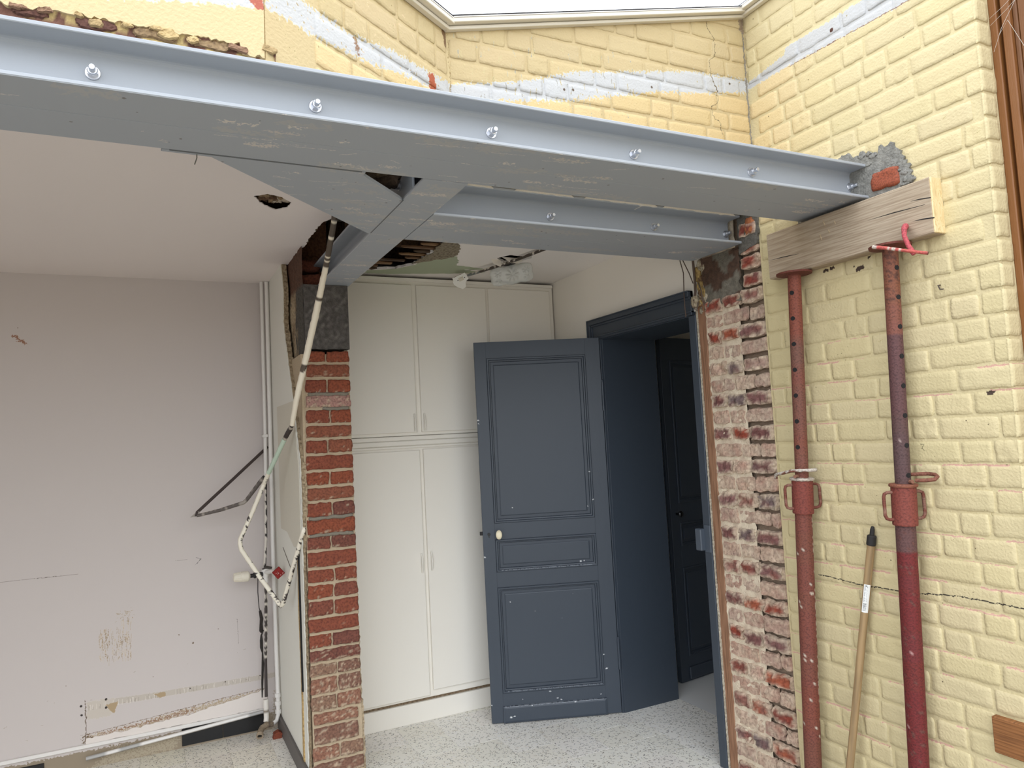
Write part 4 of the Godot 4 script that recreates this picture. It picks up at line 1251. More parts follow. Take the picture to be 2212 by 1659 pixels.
func doorway() -> void:
	# the open leaf
	var hin := Vector3(2.388, 0.006, -3.612)
	var ax := Vector3(0.9315, 0, 0.3637).normalized()
	var o := base("door_1")
	o.transform = Transform3D(Basis(ax, Vector3.UP, ax.cross(Vector3.UP)), hin - ax * 0.764)
	struct(o, "dark blue-grey panelled door standing open, with an oval ivory knob", "door")
	var s := Sheet.new(0.8, 2.2, 500.0, Color(0.8, 0.8, 0.8, 0.0), rng)
	var chip := srgb(206, 208, 208)
	for q in [[0.66, 1.37, 0.004], [0.672, 1.21, 0.005], [0.64, 1.17, 0.003], [0.58, 0.86, 0.006], [0.60, 0.862, 0.004], [0.2, 0.12, 0.003], [0.25, 0.085, 0.004], [0.4, 0.11, 0.005], [0.42, 0.1, 0.004], [0.5, 0.085, 0.005], [0.13, 0.03, 0.007], [0.15, 0.035, 0.006], [0.65, 0.11, 0.004], [0.68, 0.33, 0.004], [0.69, 0.25, 0.006], [0.36, 0.15, 0.006], [0.16, 0.66, 0.003], [0.3, 0.6, 0.002], [0.45, 0.55, 0.002], [0.52, 0.68, 0.002], [0.028, 1.7, 0.006], [0.026, 0.92, 0.007], [0.025, 0.1, 0.005], [0.2, 1.19, 0.003], [0.03, 1.68, 0.004]]:
		s.patch([Vector2(q[0] - q[2], q[1] - q[2] * 0.5), Vector2(q[0] + q[2], q[1] - q[2] * 0.4), Vector2(q[0] + q[2] * 0.7, q[1] + q[2] * 0.6), Vector2(q[0] - q[2], q[1] + q[2] * 0.5)], chip, 0.0025, 0.0, 150.0)
	s.line([Vector2(0.12, 0.842), Vector2(0.66, 0.842)], 0.0022, srgb(120, 128, 138), 0.001, 0.42)
	s.line([Vector2(0.12, 0.17), Vector2(0.66, 0.17)], 0.002, srgb(110, 118, 128), 0.001, 0.38)
	s.line([Vector2(0.1, 0.088), Vector2(0.66, 0.088)], 0.002, srgb(110, 118, 128), 0.001, 0.3)
	var dm := overlay(M.door.duplicate(), s.im)
	M.door_chipped = dm
	var x0 := 0.022; var x1 := 0.762
	leaf(o, x0, x1, 0.0, 2.152, [[0.091, 0.16, 0.674, 0.745], [0.091, 0.832, 0.674, 1.015], [0.091, 1.107, 0.674, 2.056]], dm)
	var kick := MB.new()
	kick.sheet = [Vector3.ZERO, Vector3.RIGHT, Vector3.UP, 0.8, 2.2]
	kick.mould(Vector3.ZERO, Vector3.RIGHT, Vector3.UP, Vector3.BACK, Vector2(0.088, -0.001), Vector2(0.68, 0.09), [Vector2(0, 0), Vector2(0.001, 0.010), Vector2(0.012, 0.013)])
	kick.quad(Vector3(0.1, 0.011, 0.013), Vector3(0.668, 0.011, 0.013), Vector3(0.668, 0.078, 0.013), Vector3(0.1, 0.078, 0.013), Vector3.BACK)
	part("kick_board", kick, dm, o)
	var kn := MB.new()
	kn.lathe([Vector2(0.0001, 0.052), Vector2(0.012, 0.051), Vector2(0.021, 0.046), Vector2(0.0265, 0.038), Vector2(0.025, 0.030), Vector2(0.016, 0.024), Vector2(0.009, 0.021), Vector2(0.008, 0.0)], Vector3(0.112, 1.046, 0), Vector3.BACK, 24, 0.66)
	tag(part("door_knob", kn, M.ivory, o), "oval ivory knob")
	var ro := MB.new()
	ro.lathe([Vector2(0.008, 0.004), Vector2(0.015, 0.003), Vector2(0.016, 0.0)], Vector3(0.112, 1.046, 0), Vector3.BACK, 20)
	part("rose", ro, M.door, o)
	var kh := MB.new()
	kh.lathe([Vector2(0.0001, 0.0006), Vector2(0.006, 0.0006), Vector2(0.0062, 0.003), Vector2(0.009, 0.003), Vector2(0.0095, 0.0)], Vector3(0.057, 1.047, 0), Vector3.BACK, 16)
	kh.box(Vector3(0.054, 1.028, 0), Vector3(0.06, 1.045, 0.0012))
	part("keyhole", kh, M.black, o)
	var la := MB.new()
	la.box(Vector3(0.006, 1.042, -0.026), Vector3(0.024, 1.062, -0.012), 0.002)
	part("latch", la, M.rubber, o)
	for y in [0.24, 1.72]:
		var hg := MB.new()
		hg.tube([Vector3(0.766, y, 0.002), Vector3(0.766, y + 0.17, 0.002)], 0.008, 12)
		hg.lathe([Vector2(0.0001, 0.016), Vector2(0.006, 0.012), Vector2(0.0065, 0.0)], Vector3(0.766, y + 0.17, 0.002), Vector3.UP, 12)
		part("hinge", hg, M.door_chipped, o)
	# frame, lining and architrave
	var f := base("trim_1")
	struct(f, "dark blue moulded architrave and deep lining round the doorway", "door frame")
	var lin_ := MB.new()
	lin_.box(Vector3(XR - 0.004, 0, -3.630), Vector3(2.792, 2.163, -3.608), 0.001)
	part("lining_board", lin_, M.door, f)
	var sof := MB.new()
	sof.box(Vector3(XR - 0.004, 2.146, -3.609), Vector3(2.792, 2.165, -2.765), 0.001)
	part("lining_board", sof, M.door, f)
	var nr := MB.new()
	nr.box(Vector3(XR - 0.004, 0, -2.812), Vector3(2.792, 2.147, -2.755), 0.001)
	part("lining_board", nr, M.door, f)
	var steps := [[0.0, 0.121, 0.018], [0.012, 0.022, 0.024], [0.078, 0.090, 0.026], [0.090, 0.121, 0.034], [0.114, 0.121, 0.040]]
	var head := MB.new()
	for q in steps: head.box(Vector3(XR - q[2], 2.15 + q[0], -3.612 - q[1] * 0.88), Vector3(XR, 2.15 + q[1], -2.79), 0.002)
	part("architrave_head", head, M.door, f)
	var jamb := MB.new()
	for q in steps: jamb.box(Vector3(XR - q[2], 0.0, -3.612 - q[1] * 0.88), Vector3(XR, 2.15 + q[0], -3.612 - q[0] * 0.88), 0.002)
	part("architrave_jamb", jamb, M.door, f)
	var nj := MB.new()
	nj.box(Vector3(XR - 0.020, 0, -2.813), Vector3(XR, 2.145, -2.764), 0.002)
	part("near_casing", nj, M.door, f)
	var pl := MB.new()
	pl.col = lin(226, 218, 202)
	pl.prism(rag_between([Vector2(-2.766, 0), Vector2(-2.766, 2.17)], [Vector2(-2.757, 2.17), Vector2(-2.7585, 0.9), Vector2(-2.752, 0.7), Vector2(-2.757, 0.0)], 0.02, 0.003, 2.0), Vector3(XR, 0, 0), Vector3.BACK, Vector3.UP, Vector3.LEFT, -0.02, 0.012)
	part("plaster_edge", pl, M.raw, f)
	var raw := MB.new()
	raw.col = lin(158, 118, 90)
	raw.box(Vector3(XR - 0.008, 0, -2.757), Vector3(XR + 0.03, 2.22, -2.705), 0.003)
	part("raw_wood_stud", raw, M.wood_up, f)
	var kp := MB.new()
	kp.box(Vector3(XR - 0.050, 1.008, -2.842), Vector3(XR - 0.018, 1.112, -2.800), 0.004)
	kp.box(Vector3(XR - 0.026, 1.0, -2.803), Vector3(XR - 0.016, 1.13, -2.762), 0.002)
	part("lock_keeper", kp, M.keeper, f)
	# crumbled plaster above the stud
	for i in 14:
		var mb := MB.new()
		mb.col = [lin(206, 178, 120), lin(196, 186, 166), lin(140, 112, 84), lin(216, 208, 190)][i % 4]
		brick_face(mb, Vector3(XR - 0.004, rng.randf_range(2.14, 2.40), rng.randf_range(-2.745, -2.695)), Vector3.BACK, Vector3.UP, Vector3.LEFT, rng.randf_range(0.015, 0.04), rng.randf_range(0.02, 0.06), 0.01, 5, 5, 0.008, 50.0, 0.006, 0.012)
		part("plaster_crumb", mb, M.raw, f)
	# bell wires hanging there
	var wi := base("loose_wires")
	tag(wi, "thin brown cables dangling at the top corner of the door frame", "wires")
	for q in [[[Vector3(2.375, 2.43, -2.828), Vector3(2.38, 2.363, -2.814), Vector3(2.372, 2.247, -2.812), Vector3(2.368, 2.142, -2.806), Vector3(2.368, 2.155, -2.795)], 0.0025], [[Vector3(2.375, 2.426, -2.807), Vector3(2.38, 2.354, -2.773), Vector3(2.385, 2.299, -2.755)], 0.0025], [[Vector3(2.392, 2.411, -2.753), Vector3(2.392, 2.325, -2.749), Vector3(2.388, 2.256, -2.746), Vector3(2.38, 2.21, -2.75)], 0.006], [[Vector3(2.38, 2.20, -2.752), Vector3(2.376, 2.17, -2.745), Vector3(2.378, 2.16, -2.735), Vector3(2.385, 2.2, -2.728)], 0.003], [[Vector3(2.39, 2.27, -2.715), Vector3(2.375, 2.29, -2.705), Vector3(2.38, 2.25, -2.695), Vector3(2.39, 2.18, -2.697)], 0.003]]:
		var mb := MB.new()
		mb.col = lin(92, 76, 64)
		mb.tube(q[0], q[1], 8)
		part("wire", mb, M.flaky, wi)
	var kno := MB.new()
	kno.col = lin(190, 178, 156)
	brick_face(kno, Vector3(2.388, 2.205, -2.755), Vector3.BACK, Vector3.UP, Vector3.LEFT, 0.026, 0.05, 0.014, 5, 6, 0.008, 60.0, 0.004, 0.01)
	part("plaster_knot", kno, M.raw, wi)
	# the second door, in the hall
	var d2 := base("door_2")
	var a2 := Vector3(0.988, 0, -0.155).normalized()
	d2.transform = Transform3D(Basis(a2, Vector3.UP, a2.cross(Vector3.UP)), Vector3(2.975, 0.004, -3.80))
	struct(d2, "near-black panelled door in the unlit hall, seen through the doorway", "door")
	leaf(d2, 0.0, 0.80, 0.0, 2.19, [[0.075, 0.15, 0.72, 0.705], [0.075, 0.84, 0.72, 0.99], [0.075, 1.115, 0.72, 2.04]], M.door)
	var k2 := MB.new()
	k2.lathe([Vector2(0.0001, 0.05), Vector2(0.014, 0.048), Vector2(0.02, 0.04), Vector2(0.016, 0.03), Vector2(0.008, 0.024), Vector2(0.007, 0.0)], Vector3(0.05, 1.05, 0), Vector3.BACK, 18)
	part("door_knob", k2, M.black, d2)
	var kb := MB.new()
	kb.box(Vector3(0.07, 0.01, 0), Vector3(0.73, 0.085, 0.012), 0.004)
	part("kick_board", kb, M.door, d2)

# ---------------------------------------------------------------- built-in cupboards
func cupboard_door(o: Node3D, x0: float, x1: float, y0: float, y1: float, handle_x: float, handle_y: float, handle_h: float) -> void:
	var mb := MB.new()
	mb.box(Vector3(x0, y0, -4.156), Vector3(x1, y1, -4.136), 0.003)
	var d := part("cupboard_door", mb, M.white, o)
	if handle_x > 0.0:
		var hb := MB.new()
		var pts := [Vector3(handle_x, handle_y, -4.136)]
		for k in 9:
			var f := k / 8.0
			pts.append(Vector3(handle_x, handle_y + 0.004 + (handle_h - 0.008) * f, -4.136 + 0.016 * sin(PI * clampf(f, 0.04, 0.96)) ** 0.5))
		pts.append(Vector3(handle_x, handle_y + handle_h, -4.136))
		hb.tube(pts, 0.0045, 8)
		part("handle", hb, M.white, d)

func cabinets() -> void:
	var u := base("cupboard")
	tag(u, "upper row of the built-in cream cupboards, three tall flush doors under the ceiling", "cupboard")
	var fr := MB.new()
	fr.box(Vector3(0.926, 1.6405, -4.556), Vector3(2.398, 2.585, -4.152), 0.002)
	part("carcass", fr, M.white, u)
	var co := MB.new()
	co.box(Vector3(0.926, 2.563, -4.153), Vector3(2.398, 2.583, -4.142), 0.002)
	part("cornice", co, M.white, u)
	cupboard_door(u, 0.955, 1.421, 1.658, 2.541, 1.405, 1.666, 0.10)
	cupboard_door(u, 1.450, 1.908, 1.658, 2.541, 1.466, 1.667, 0.10)
	cupboard_door(u, 1.926, 2.366, 1.658, 2.541, -1, 0, 0)
	var l := base("cupboard")
	tag(l, "lower row of the built-in cream cupboards, tall doors down to the plinth", "cupboard")
	var fl := MB.new()
	fl.box(Vector3(0.926, 0.128, -4.556), Vector3(2.398, 1.6385, -4.154), 0.002)
	part("carcass", fl, M.white, l)
	var pl := MB.new()
	pl.box(Vector3(0.926, 0.0, -4.20), Vector3(2.398, 0.112, -4.148), 0.003)
	part("plinth", pl, M.white, l)
	var gp := MB.new()
	gp.col = lin(150, 132, 110)
	gp.box(Vector3(0.926, 0.111, -4.20), Vector3(2.398, 0.129, -4.166))
	part("recessed_strip", gp, M.raw, l)
	cupboard_door(l, 0.955, 1.430, 0.143, 1.553, 1.412, 0.842, 0.108)
	cupboard_door(l, 1.452, 1.908, 0.168, 1.558, 1.472, 0.849, 0.108)
	cupboard_door(l, 1.926, 2.366, 0.168, 1.558, -1, 0, 0)
	for q in [[1.566, 1.580, 0.010], [1.583, 1.610, 0.016], [1.613, 1.637, 0.012]]:
		var mo := MB.new()
		mo.box(Vector3(0.926, q[0], -4.156), Vector3(2.398, q[1], -4.156 + q[2]), 0.0025)
		part("moulding", mo, M.white, l)
	var sp := MB.new()
	for i in 7:
		pass

# ---------------------------------------------------------------- the emptied room on the left
func left_room() -> void:
	var k := 1.011
	var s := Sheet.new(1.7, 2.7, 400.0, Color(0.85, 0.82, 0.79, 0.0), rng)
	var q := func(x: float, y: float): return Vector2(x * k + 0.95, 1.6 + (y - 1.6) * k)      # measured 5 cm in front of the wall
	# zone of the lost skirting
	s.patch([q.call(-1, -0.02), q.call(0.72, -0.02), q.call(0.72, 0.11), q.call(0.3, 0.115), q.call(-0.1, 0.108), q.call(-0.6, 0.108), q.call(-1, 0.112)], srgb(146, 132, 112), 0.008)
	s.patch([q.call(-0.3, 0.01), q.call(0.1, 0.02), q.call(0.13, 0.09), q.call(-0.2, 0.09)], srgb(168, 156, 134), 0.02, 0.3)
	s.patch([q.call(-0.31, 0.315), q.call(-0.05, 0.308), q.call(0.57, 0.300), q.call(0.66, 0.302), q.call(0.66, 0.330), q.call(0.57, 0.328), q.call(-0.05, 0.338), q.call(-0.18, 0.345), q.call(-0.31, 0.35)], srgb(190, 180, 168), 0.002)
	s.patch([q.call(-0.31, 0.26), q.call(-0.2, 0.26), q.call(-0.18, 0.35), q.call(-0.31, 0.35)], srgb(198, 188, 176), 0.006)
	for i in 70:
		var x := rng.randf_range(-0.3, 0.6)
		s.line([q.call(x, rng.randf_range(0.318, 0.335)), q.call(x + rng.randf_range(-0.002, 0.002), 0.306)], 0.0016, [srgb(168, 158, 146), srgb(214, 206, 196)][i % 2], 0.001)
	s.patch([q.call(-0.225, 0.318), q.call(-0.165, 0.326), q.call(-0.185, 0.268), q.call(-0.195, 0.275)], srgb(172, 150, 118), 0.003)
	s.patch([q.call(0.0, 0.331), q.call(0.06, 0.333), q.call(0.058, 0.308), q.call(0.03, 0.306)], srgb(172, 150, 118), 0.003)
	# broken ridge of old plaster above the cable strip
	s.patch([q.call(-0.316, 0.18), q.call(-0.1, 0.195), q.call(0.1, 0.215), q.call(0.35, 0.235), q.call(0.57, 0.25), q.call(0.57, 0.225), q.call(0.35, 0.20), q.call(0.2, 0.195), q.call(0.05, 0.175), q.call(-0.15, 0.165), q.call(-0.316, 0.165)], srgb(176, 158, 132), 0.012, 0.25)
	s.patch([q.call(-0.25, 0.182), q.call(0.0, 0.2), q.call(0.2, 0.215), q.call(0.2, 0.2), q.call(0.0, 0.185), q.call(-0.25, 0.172)], srgb(148, 118, 96), 0.01, 0.35)
	s.line([q.call(-0.316, 0.187), q.call(-0.1, 0.204), q.call(0.12, 0.222), q.call(0.35, 0.24), q.call(0.57, 0.25)], 0.0035, srgb(120, 102, 86), 0.003, 0.05)
	s.line([q.call(-0.316, 0.36), q.call(-0.314, 0.24), q.call(-0.316, 0.12)], 0.005, srgb(104, 88, 72), 0.005, 0.2)
	s.patch([q.call(-0.33, 0.19), q.call(-0.29, 0.185), q.call(-0.3, 0.13), q.call(-0.325, 0.135)], srgb(112, 94, 74), 0.012, 0.35)
	for h in [[-0.335, 0.335], [-0.222, 0.348], [-0.333, 0.29], [-0.222, 0.306], [0.18, 0.325], [0.36, 0.325], [0.545, 0.325]]:
		var p: Vector2 = q.call(h[0], h[1]); s.dot(p.x, p.y, 0.006 if h[0] < 0 else 0.003, srgb(50, 42, 38))
	# scrape marks, pencil lines, chips
	for i in 170:
		var a: Vector2 = q.call(rng.randf_range(-0.25, -0.1), rng.randf_range(0.55, 0.75))
		if a.y > 0.7 and a.x < 0.8: continue
		s.line([a, a + Vector2(rng.randf_range(-0.003, 0.003), rng.randf_range(-0.05, -0.012))], 0.0022, [srgb(178, 160, 138), srgb(196, 180, 160), srgb(160, 142, 120)][i % 3], 0.003, 0.28)
	for i in 40:
		var a: Vector2 = q.call(rng.randf_range(-0.17, -0.09), rng.randf_range(0.74, 0.79))
		s.line([a, a + Vector2(rng.randf_range(-0.012, 0.012), rng.randf_range(-0.012, 0.004))], 0.0018, srgb(168, 150, 126), 0.003, 0.25)
	s.line([q.call(-0.95, 1.012), q.call(-0.34, 1.008)], 0.0022, srgb(122, 112, 104), 0.001, 0.12)
	s.line([q.call(0.12, 1.02), q.call(0.18, 1.02)], 0.0018, srgb(130, 122, 116), 0.001, 0.2)
	s.line([q.call(0.225, 1.025), q.call(0.25, 1.015), q.call(0.218, 0.985)], 0.0022, srgb(104, 98, 96), 0.001)
	s.line([q.call(0.228, 0.99), q.call(0.248, 1.018)], 0.0018, srgb(104, 98, 96), 0.001)
	s.patch([q.call(-0.63, 2.27), q.call(-0.6, 2.255), q.call(-0.555, 2.215), q.call(-0.57, 2.21), q.call(-0.61, 2.235)], srgb(150, 112, 92), 0.008, 0.15)
	s.line([q.call(0.43, 0.66), q.call(0.435, 0.52)], 0.0022, srgb(140, 130, 124), 0.001, 0.1)
	for h in [[0.13, 0.62, 0.004], [0.2, 0.565, 0.006], [-0.6, 2.3, 0.003], [0.33, 0.62, 0.003], [-0.4, 0.45, 0.003], [-0.1, 0.8, 0.002], [-0.7, 0.4, 0.004], [0.05, 1.3, 0.002], [0.0, 0.42, 0.003]]:
		var p: Vector2 = q.call(h[0], h[1]); s.dot(p.x, p.y, h[2], srgb(126, 108, 94))
	for i in 60:
		var a: Vector2 = q.call(rng.randf_range(-0.9, 0.55), rng.randf_range(0.13, 0.5))
		s.line([a, a + Vector2(rng.randf_range(-0.015, 0.015), rng.randf_range(-0.006, 0.006))], 0.0022, [srgb(190, 180, 170), srgb(160, 146, 132)][i % 2], 0.003, 0.3)
	s.patch([q.call(0.60, 0.0), q.call(0.68, 0.0), q.call(0.68, 0.26), q.call(0.62, 0.24)], srgb(172, 160, 144), 0.012, 0.3)
	var wm := overlay(M.wall_white.duplicate(), s.im)
	var w := base("wall_back_left")
	struct(w, "scuffed white back wall of the emptied left room, its skirting torn off", "wall")
	var mb := MB.new()
	mb.sheet = [Vector3(-0.95, 0, -4.55), Vector3.RIGHT, Vector3.UP, 1.7, 2.7]
	mb.box(Vector3(-0.93, 0, -4.7), Vector3(0.67, 2.66, -4.55))
	part("painted_plaster", mb, wm, w)
	part("painted_plaster", slab(Vector3(-2.6, 0, -4.7), Vector3(-0.93, 2.66, -4.55)), M.wall_white, w)
	for t in [[0.135, 0.340], [0.343, 0.560], [-0.72, -0.498]]:
		var tb := MB.new()
		tb.box(Vector3(t[0] * k, 0.012 if t[0] > 0 else 0.0, -4.552), Vector3(t[1] * k, 0.102 if t[0] > 0 else 0.075, -4.542), 0.0015)
		part("black_tile", tb, M.black, w)
	var ridge := MB.new()
	ridge.col = lin(222, 213, 205)
	var rp := [Vector2(-0.32, 0.125), Vector2(0.58, 0.128), Vector2(0.58, 0.232), Vector2(0.4, 0.205), Vector2(0.2, 0.178), Vector2(-0.05, 0.16), Vector2(-0.32, 0.155)]
	ridge.prism(ragged(rp, 0.015, 0.008, true, 4.0), Vector3(0, 0, -4.551), Vector3.RIGHT, Vector3.UP, Vector3.BACK, 0.0, 0.008)
	ridge.col = lin(206, 197, 190)
	part("plaster_ridge", ridge, M.plaster, w)
	var cs := base("cable_strip")
	tag(cs, "long white plastic cable strip fixed low along the scuffed wall", "trim strip")
	var cb := MB.new()
	cb.box(Vector3(-2.4, 0.108, -4.55), Vector3(0.585, 0.127, -4.532), 0.003)
	part("strip", cb, M.pipe, cs)
	var wb := base("white_bar")
	tag(wb, "loose white metal bar leaning along the foot of the scuffed wall above the black tiles", "bar")
	var bb := MB.new()
	var A := Vector3(-0.315, 0.068, -4.50); var B := Vector3(0.568, 0.122, -4.505)
	bb.tube([A, B], 0.0105, 4, func(p: Vector3, al: float, _a: float): return lin(176, 174, 170) if (al < 0.1 or (al > 0.16 and al < 0.26) or al > 0.8) else lin(232, 228, 222), 0.02)
	part("bar", bb, M.flaky, wb)
	# side wall: plaster on the pillar's flank with a torn front edge
	var sw := base("wall_side")
	struct(sw, "pale plastered partition wall running back from the brick pillar, its plaster edge torn", "wall")
	var pm := MB.new()
	pm.col = lin(226, 224, 214)
	var torn := [Vector2(-3.70, 0.0), Vector2(-3.69, 0.5), Vector2(-3.685, 1.0), Vector2(-3.665, 1.35), Vector2(-3.67, 1.53), Vector2(-3.76, 1.72), Vector2(-3.84, 1.9), Vector2(-3.95, 2.1), Vector2(-4.03, 2.27), Vector2(-4.01, 2.45), Vector2(-4.06, 2.6)]
	pm.prism(rag_between([Vector2(-4.555, 2.6), Vector2(-4.555, 0.0)], torn, 0.016, 0.012, 6.0), Vector3(0.655, 0, 0), Vector3.BACK, Vector3.UP, Vector3.RIGHT, 0.0, 0.004)
	part("painted_plaster", pm, M.plaster, sw)
	var pb := MB.new()
	pb.col = lin(186, 170, 144)
	var torn2 := []
	for t in torn: torn2.append(t + Vector2(0.018, 0))
	pb.prism(rag_between([Vector2(-4.555, 2.6), Vector2(-4.555, 0.0)], torn2, 0.016, 0.016, 11.0), Vector3(0.659, 0, 0), Vector3.BACK, Vector3.UP, Vector3.RIGHT, 0.0, 0.022)
	part("backing_coat", pb, M.raw, sw)
	var rp2 := MB.new()
	rp2.col = lin(212, 206, 190)
	rp2.prism(PackedVector2Array([Vector2(-4.32, 1.84), Vector2(-3.80, 1.84), Vector2(-3.70, 1.5), Vector2(-3.70, 1.13), Vector2(-3.9, 1.10), Vector2(-4.1, 1.16), Vector2(-4.30, 1.16)]), Vector3(0.655, 0, 0), Vector3.BACK, Vector3.UP, Vector3.LEFT, -0.001, 0.002)
	part("repair_panel", rp2, M.plaster, sw)
	var gr := MB.new()
	gr.box(Vector3(0.648, 0.42, -3.775), Vector3(0.656, 1.08, -3.758))
	part("open_groove", gr, M.dark, sw)
	var st := MB.new()
	st.col = lin(216, 186, 132)
	st.prism(ragged([Vector2(-3.81, 0.0), Vector2(-3.776, 0.0), Vector2(-3.774, 1.06), Vector2(-3.80, 1.05), Vector2(-3.815, 0.8), Vector2(-3.80, 0.5)], 0.02, 0.006, true, 5.0), Vector3(0.655, 0, 0), Vector3.BACK, Vector3.UP, Vector3.LEFT, 0.0, 0.005)
	part("torn_lath", st, M.raw, sw)
	var ck := MB.new()
	ck.col = lin(120, 108, 96)
	ck.tube([Vector3(0.653, 1.06, -4.25), Vector3(0.653, 0.99, -4.05), Vector3(0.653, 0.96, -3.95)], 0.0016, 6)
	part("scratch", ck, M.flaky, sw)
	var sk := part("baseboard_left", slab(Vector3(0.640, 0, -4.55), Vector3(0.656, 0.085, -3.69), lin(96, 90, 88), 0.003), M.flaky)
	struct(sk, "low dark grey skirting at the foot of the partition wall", "skirting")
	# upright pipes in the corner
	var pp := base("heating_pipe")
	tag(pp, "white painted upright pipe nearest the corner, from the ceiling to the floor elbow", "pipe")
	var p1 := MB.new()
	p1.tube([Vector3(0.640, 2.598, -4.49), Vector3(0.637, 1.684, -4.49), Vector3(0.632, 0.99, -4.485), Vector3(0.636, 0.2, -4.48), Vector3(0.634, 0.10, -4.475), Vector3(0.622, 0.072, -4.46), Vector3(0.595, 0.064, -4.44)], 0.0115, 14)
	part("pipe", p1, M.pipe, pp)
	for y in [0.205, 0.16, 0.115]:
		var ring := MB.new()
		ring.lathe([Vector2(0.0115, 0.012), Vector2(0.0165, 0.010), Vector2(0.0165, -0.010), Vector2(0.0115, -0.012)], Vector3(0.635, y, -4.479), Vector3.UP, 14)
		part("collar", ring, M.pipe, pp)
	var pq := base("heating_pipe")
	tag(pq, "slimmer white upright pipe left of the corner pipe, ending above the valve", "pipe")
	var p2 := MB.new()
	p2.tube([Vector3(0.612, 2.598, -4.50), Vector3(0.610, 1.7, -4.50), Vector3(0.604, 1.417, -4.49)], 0.010, 12)
	part("pipe", p2, M.pipe, pq)
	var flk := MB.new()
	flk.tube([Vector3(0.604, 1.417, -4.49), Vector3(0.596, 1.1, -4.485), Vector3(0.578, 0.86, -4.475)], 0.008, 10, func(p: Vector3, _al: float, a: float): return lin(58, 50, 48) if ns3(p + Vector3(sin(a), 0, cos(a)) * 0.008, 24.0) + 0.5 * sin(a) > 0.05 else lin(214, 206, 194), 0.008)
	part("flaking_length", flk, M.flaky, pq)
	var clip := MB.new()
	clip.box(Vector3(0.594, 1.675, -4.549), Vector3(0.624, 1.692, -4.484), 0.003)
	part("pipe_clip", clip, M.pipe, pq)
	# radiator valve on its pipe stub
	var va := base("radiator_valve")
	tag(va, "cream thermostatic radiator valve left hanging by the corner pipes", "valve")
	var hd := MB.new()
	var prof := [Vector2(0.0001, 0.088), Vector2(0.018, 0.088), Vector2(0.0215, 0.085), Vector2(0.0265, 0.045), Vector2(0.0285, 0.038), Vector2(0.0285, 0.012), Vector2(0.024, 0.006), Vector2(0.015, 0.0)]
	hd.lathe(prof, Vector3(0.494, 0.904, -4.4), Vector3(-1, 0.03, 0.05).normalized(), 28)
	part("thermostat_head", hd, M.plastic, va)
	var rb := MB.new()
	for i in 14:
		var an := TAU * i / 14
		var d := Vector3(0, cos(an), sin(an))
		rb.tube([Vector3(0.408, 0.907, -4.396) + d * 0.0225, Vector3(0.446, 0.906, -4.397) + d * 0.0262], 0.0016, 5)
	part("grip_ribs", rb, M.plastic, va)
	var nk := MB.new()
	nk.lathe([Vector2(0.013, 0.0), Vector2(0.017, 0.003), Vector2(0.017, 0.013), Vector2(0.012, 0.018), Vector2(0.012, 0.04)], Vector3(0.528, 0.904, -4.4), Vector3(-1, 0, 0), 6)
	nk.lathe([Vector2(0.012, 0.0), Vector2(0.012, 0.036)], Vector3(0.562, 0.906, -4.4), Vector3(-1, 0, 0), 14)
	part("union_nut", nk, M.rubber, va)
	var bo := MB.new()
	bo.lathe([Vector2(0.0001, 0.026), Vector2(0.012, 0.024), Vector2(0.021, 0.012), Vector2(0.023, 0.0), Vector2(0.021, -0.012), Vector2(0.014, -0.03), Vector2(0.014, -0.06)], Vector3(0.578, 0.915, -4.41), Vector3.UP, 18)
	bo.tube([Vector3(0.572, 0.912, -4.41), Vector3(0.60, 0.925, -4.33), Vector3(0.62, 0.93, -4.24)], 0.011, 12)
	part("valve_body", bo, M.pipe, va)
	var pd := MB.new()
	pd.tube([Vector3(0.579, 0.858, -4.412), Vector3(0.576, 0.6, -4.44), Vector3(0.572, 0.4, -4.46), Vector3(0.570, 0.215, -4.46)], 0.0085, 10, func(p: Vector3, _al: float, a: float): return lin(66, 58, 54) if ns3(p, 30.0) + 0.5 * cos(a) > 0.12 or p.y < 0.42 else lin(212, 204, 190), 0.012)
	part("feed_pipe", pd, M.flaky, va)
	var dk := MB.new()
	dk.col = lin(70, 62, 56)
	dk.tube([Vector3(0.560, 0.932, -4.40), Vector3(0.585, 0.94, -4.40), Vector3(0.612, 0.934, -4.405)], [0.004, 0.009, 0.006], 8)
	part("stained_lever", dk, M.flaky, va)
	var tg := base("red_tag")
	tag(tg, "square red paint-chipped plate fixed cornerwise beside the radiator valve", "plate")
	var rd := MB.new()
	rd.xf = Transform3D(Basis(Vector3.BACK, deg_to_rad(38)), Vector3(0.621, 0.930, -4.225))
	rd.box(Vector3(-0.024, -0.024, -0.012), Vector3(0.024, 0.024, 0.012), 0.003)
	for i in rd.c.size():
		rd.c[i] = lin(158, 34, 32)
	part("plate", rd, M.rust, tg)
	for i in 9:
		var ch := MB.new()
		ch.xf = rd.xf
		ch.col = lin(214, 196, 186)
		var cx := rng.randf_range(-0.018, 0.018); var cy := rng.randf_range(-0.02, 0.02)
		ch.box(Vector3(cx, cy, 0.0118), Vector3(cx + rng.randf_range(0.002, 0.006), cy + rng.randf_range(0.001, 0.004), 0.0124))
		part("paint_chip", ch, M.flaky, tg)
	# blackened cable beside the pipes
	var ca := base("black_cable")
	tag(ca, "blackened split cable hanging below the radiator valve along the corner pipes", "cable")
	var c1 := MB.new()
	c1.col = lin(44, 38, 34)
	c1.tube([Vector3(0.539, 0.885, -4.43), Vector3(0.539, 0.80, -4.45), Vector3(0.545, 0.71, -4.46), Vector3(0.55, 0.69, -4.46)], 0.0025, 8)
	part("wire", c1, M.flaky, ca)
	var c2 := MB.new()
	c2.col = lin(52, 44, 40)
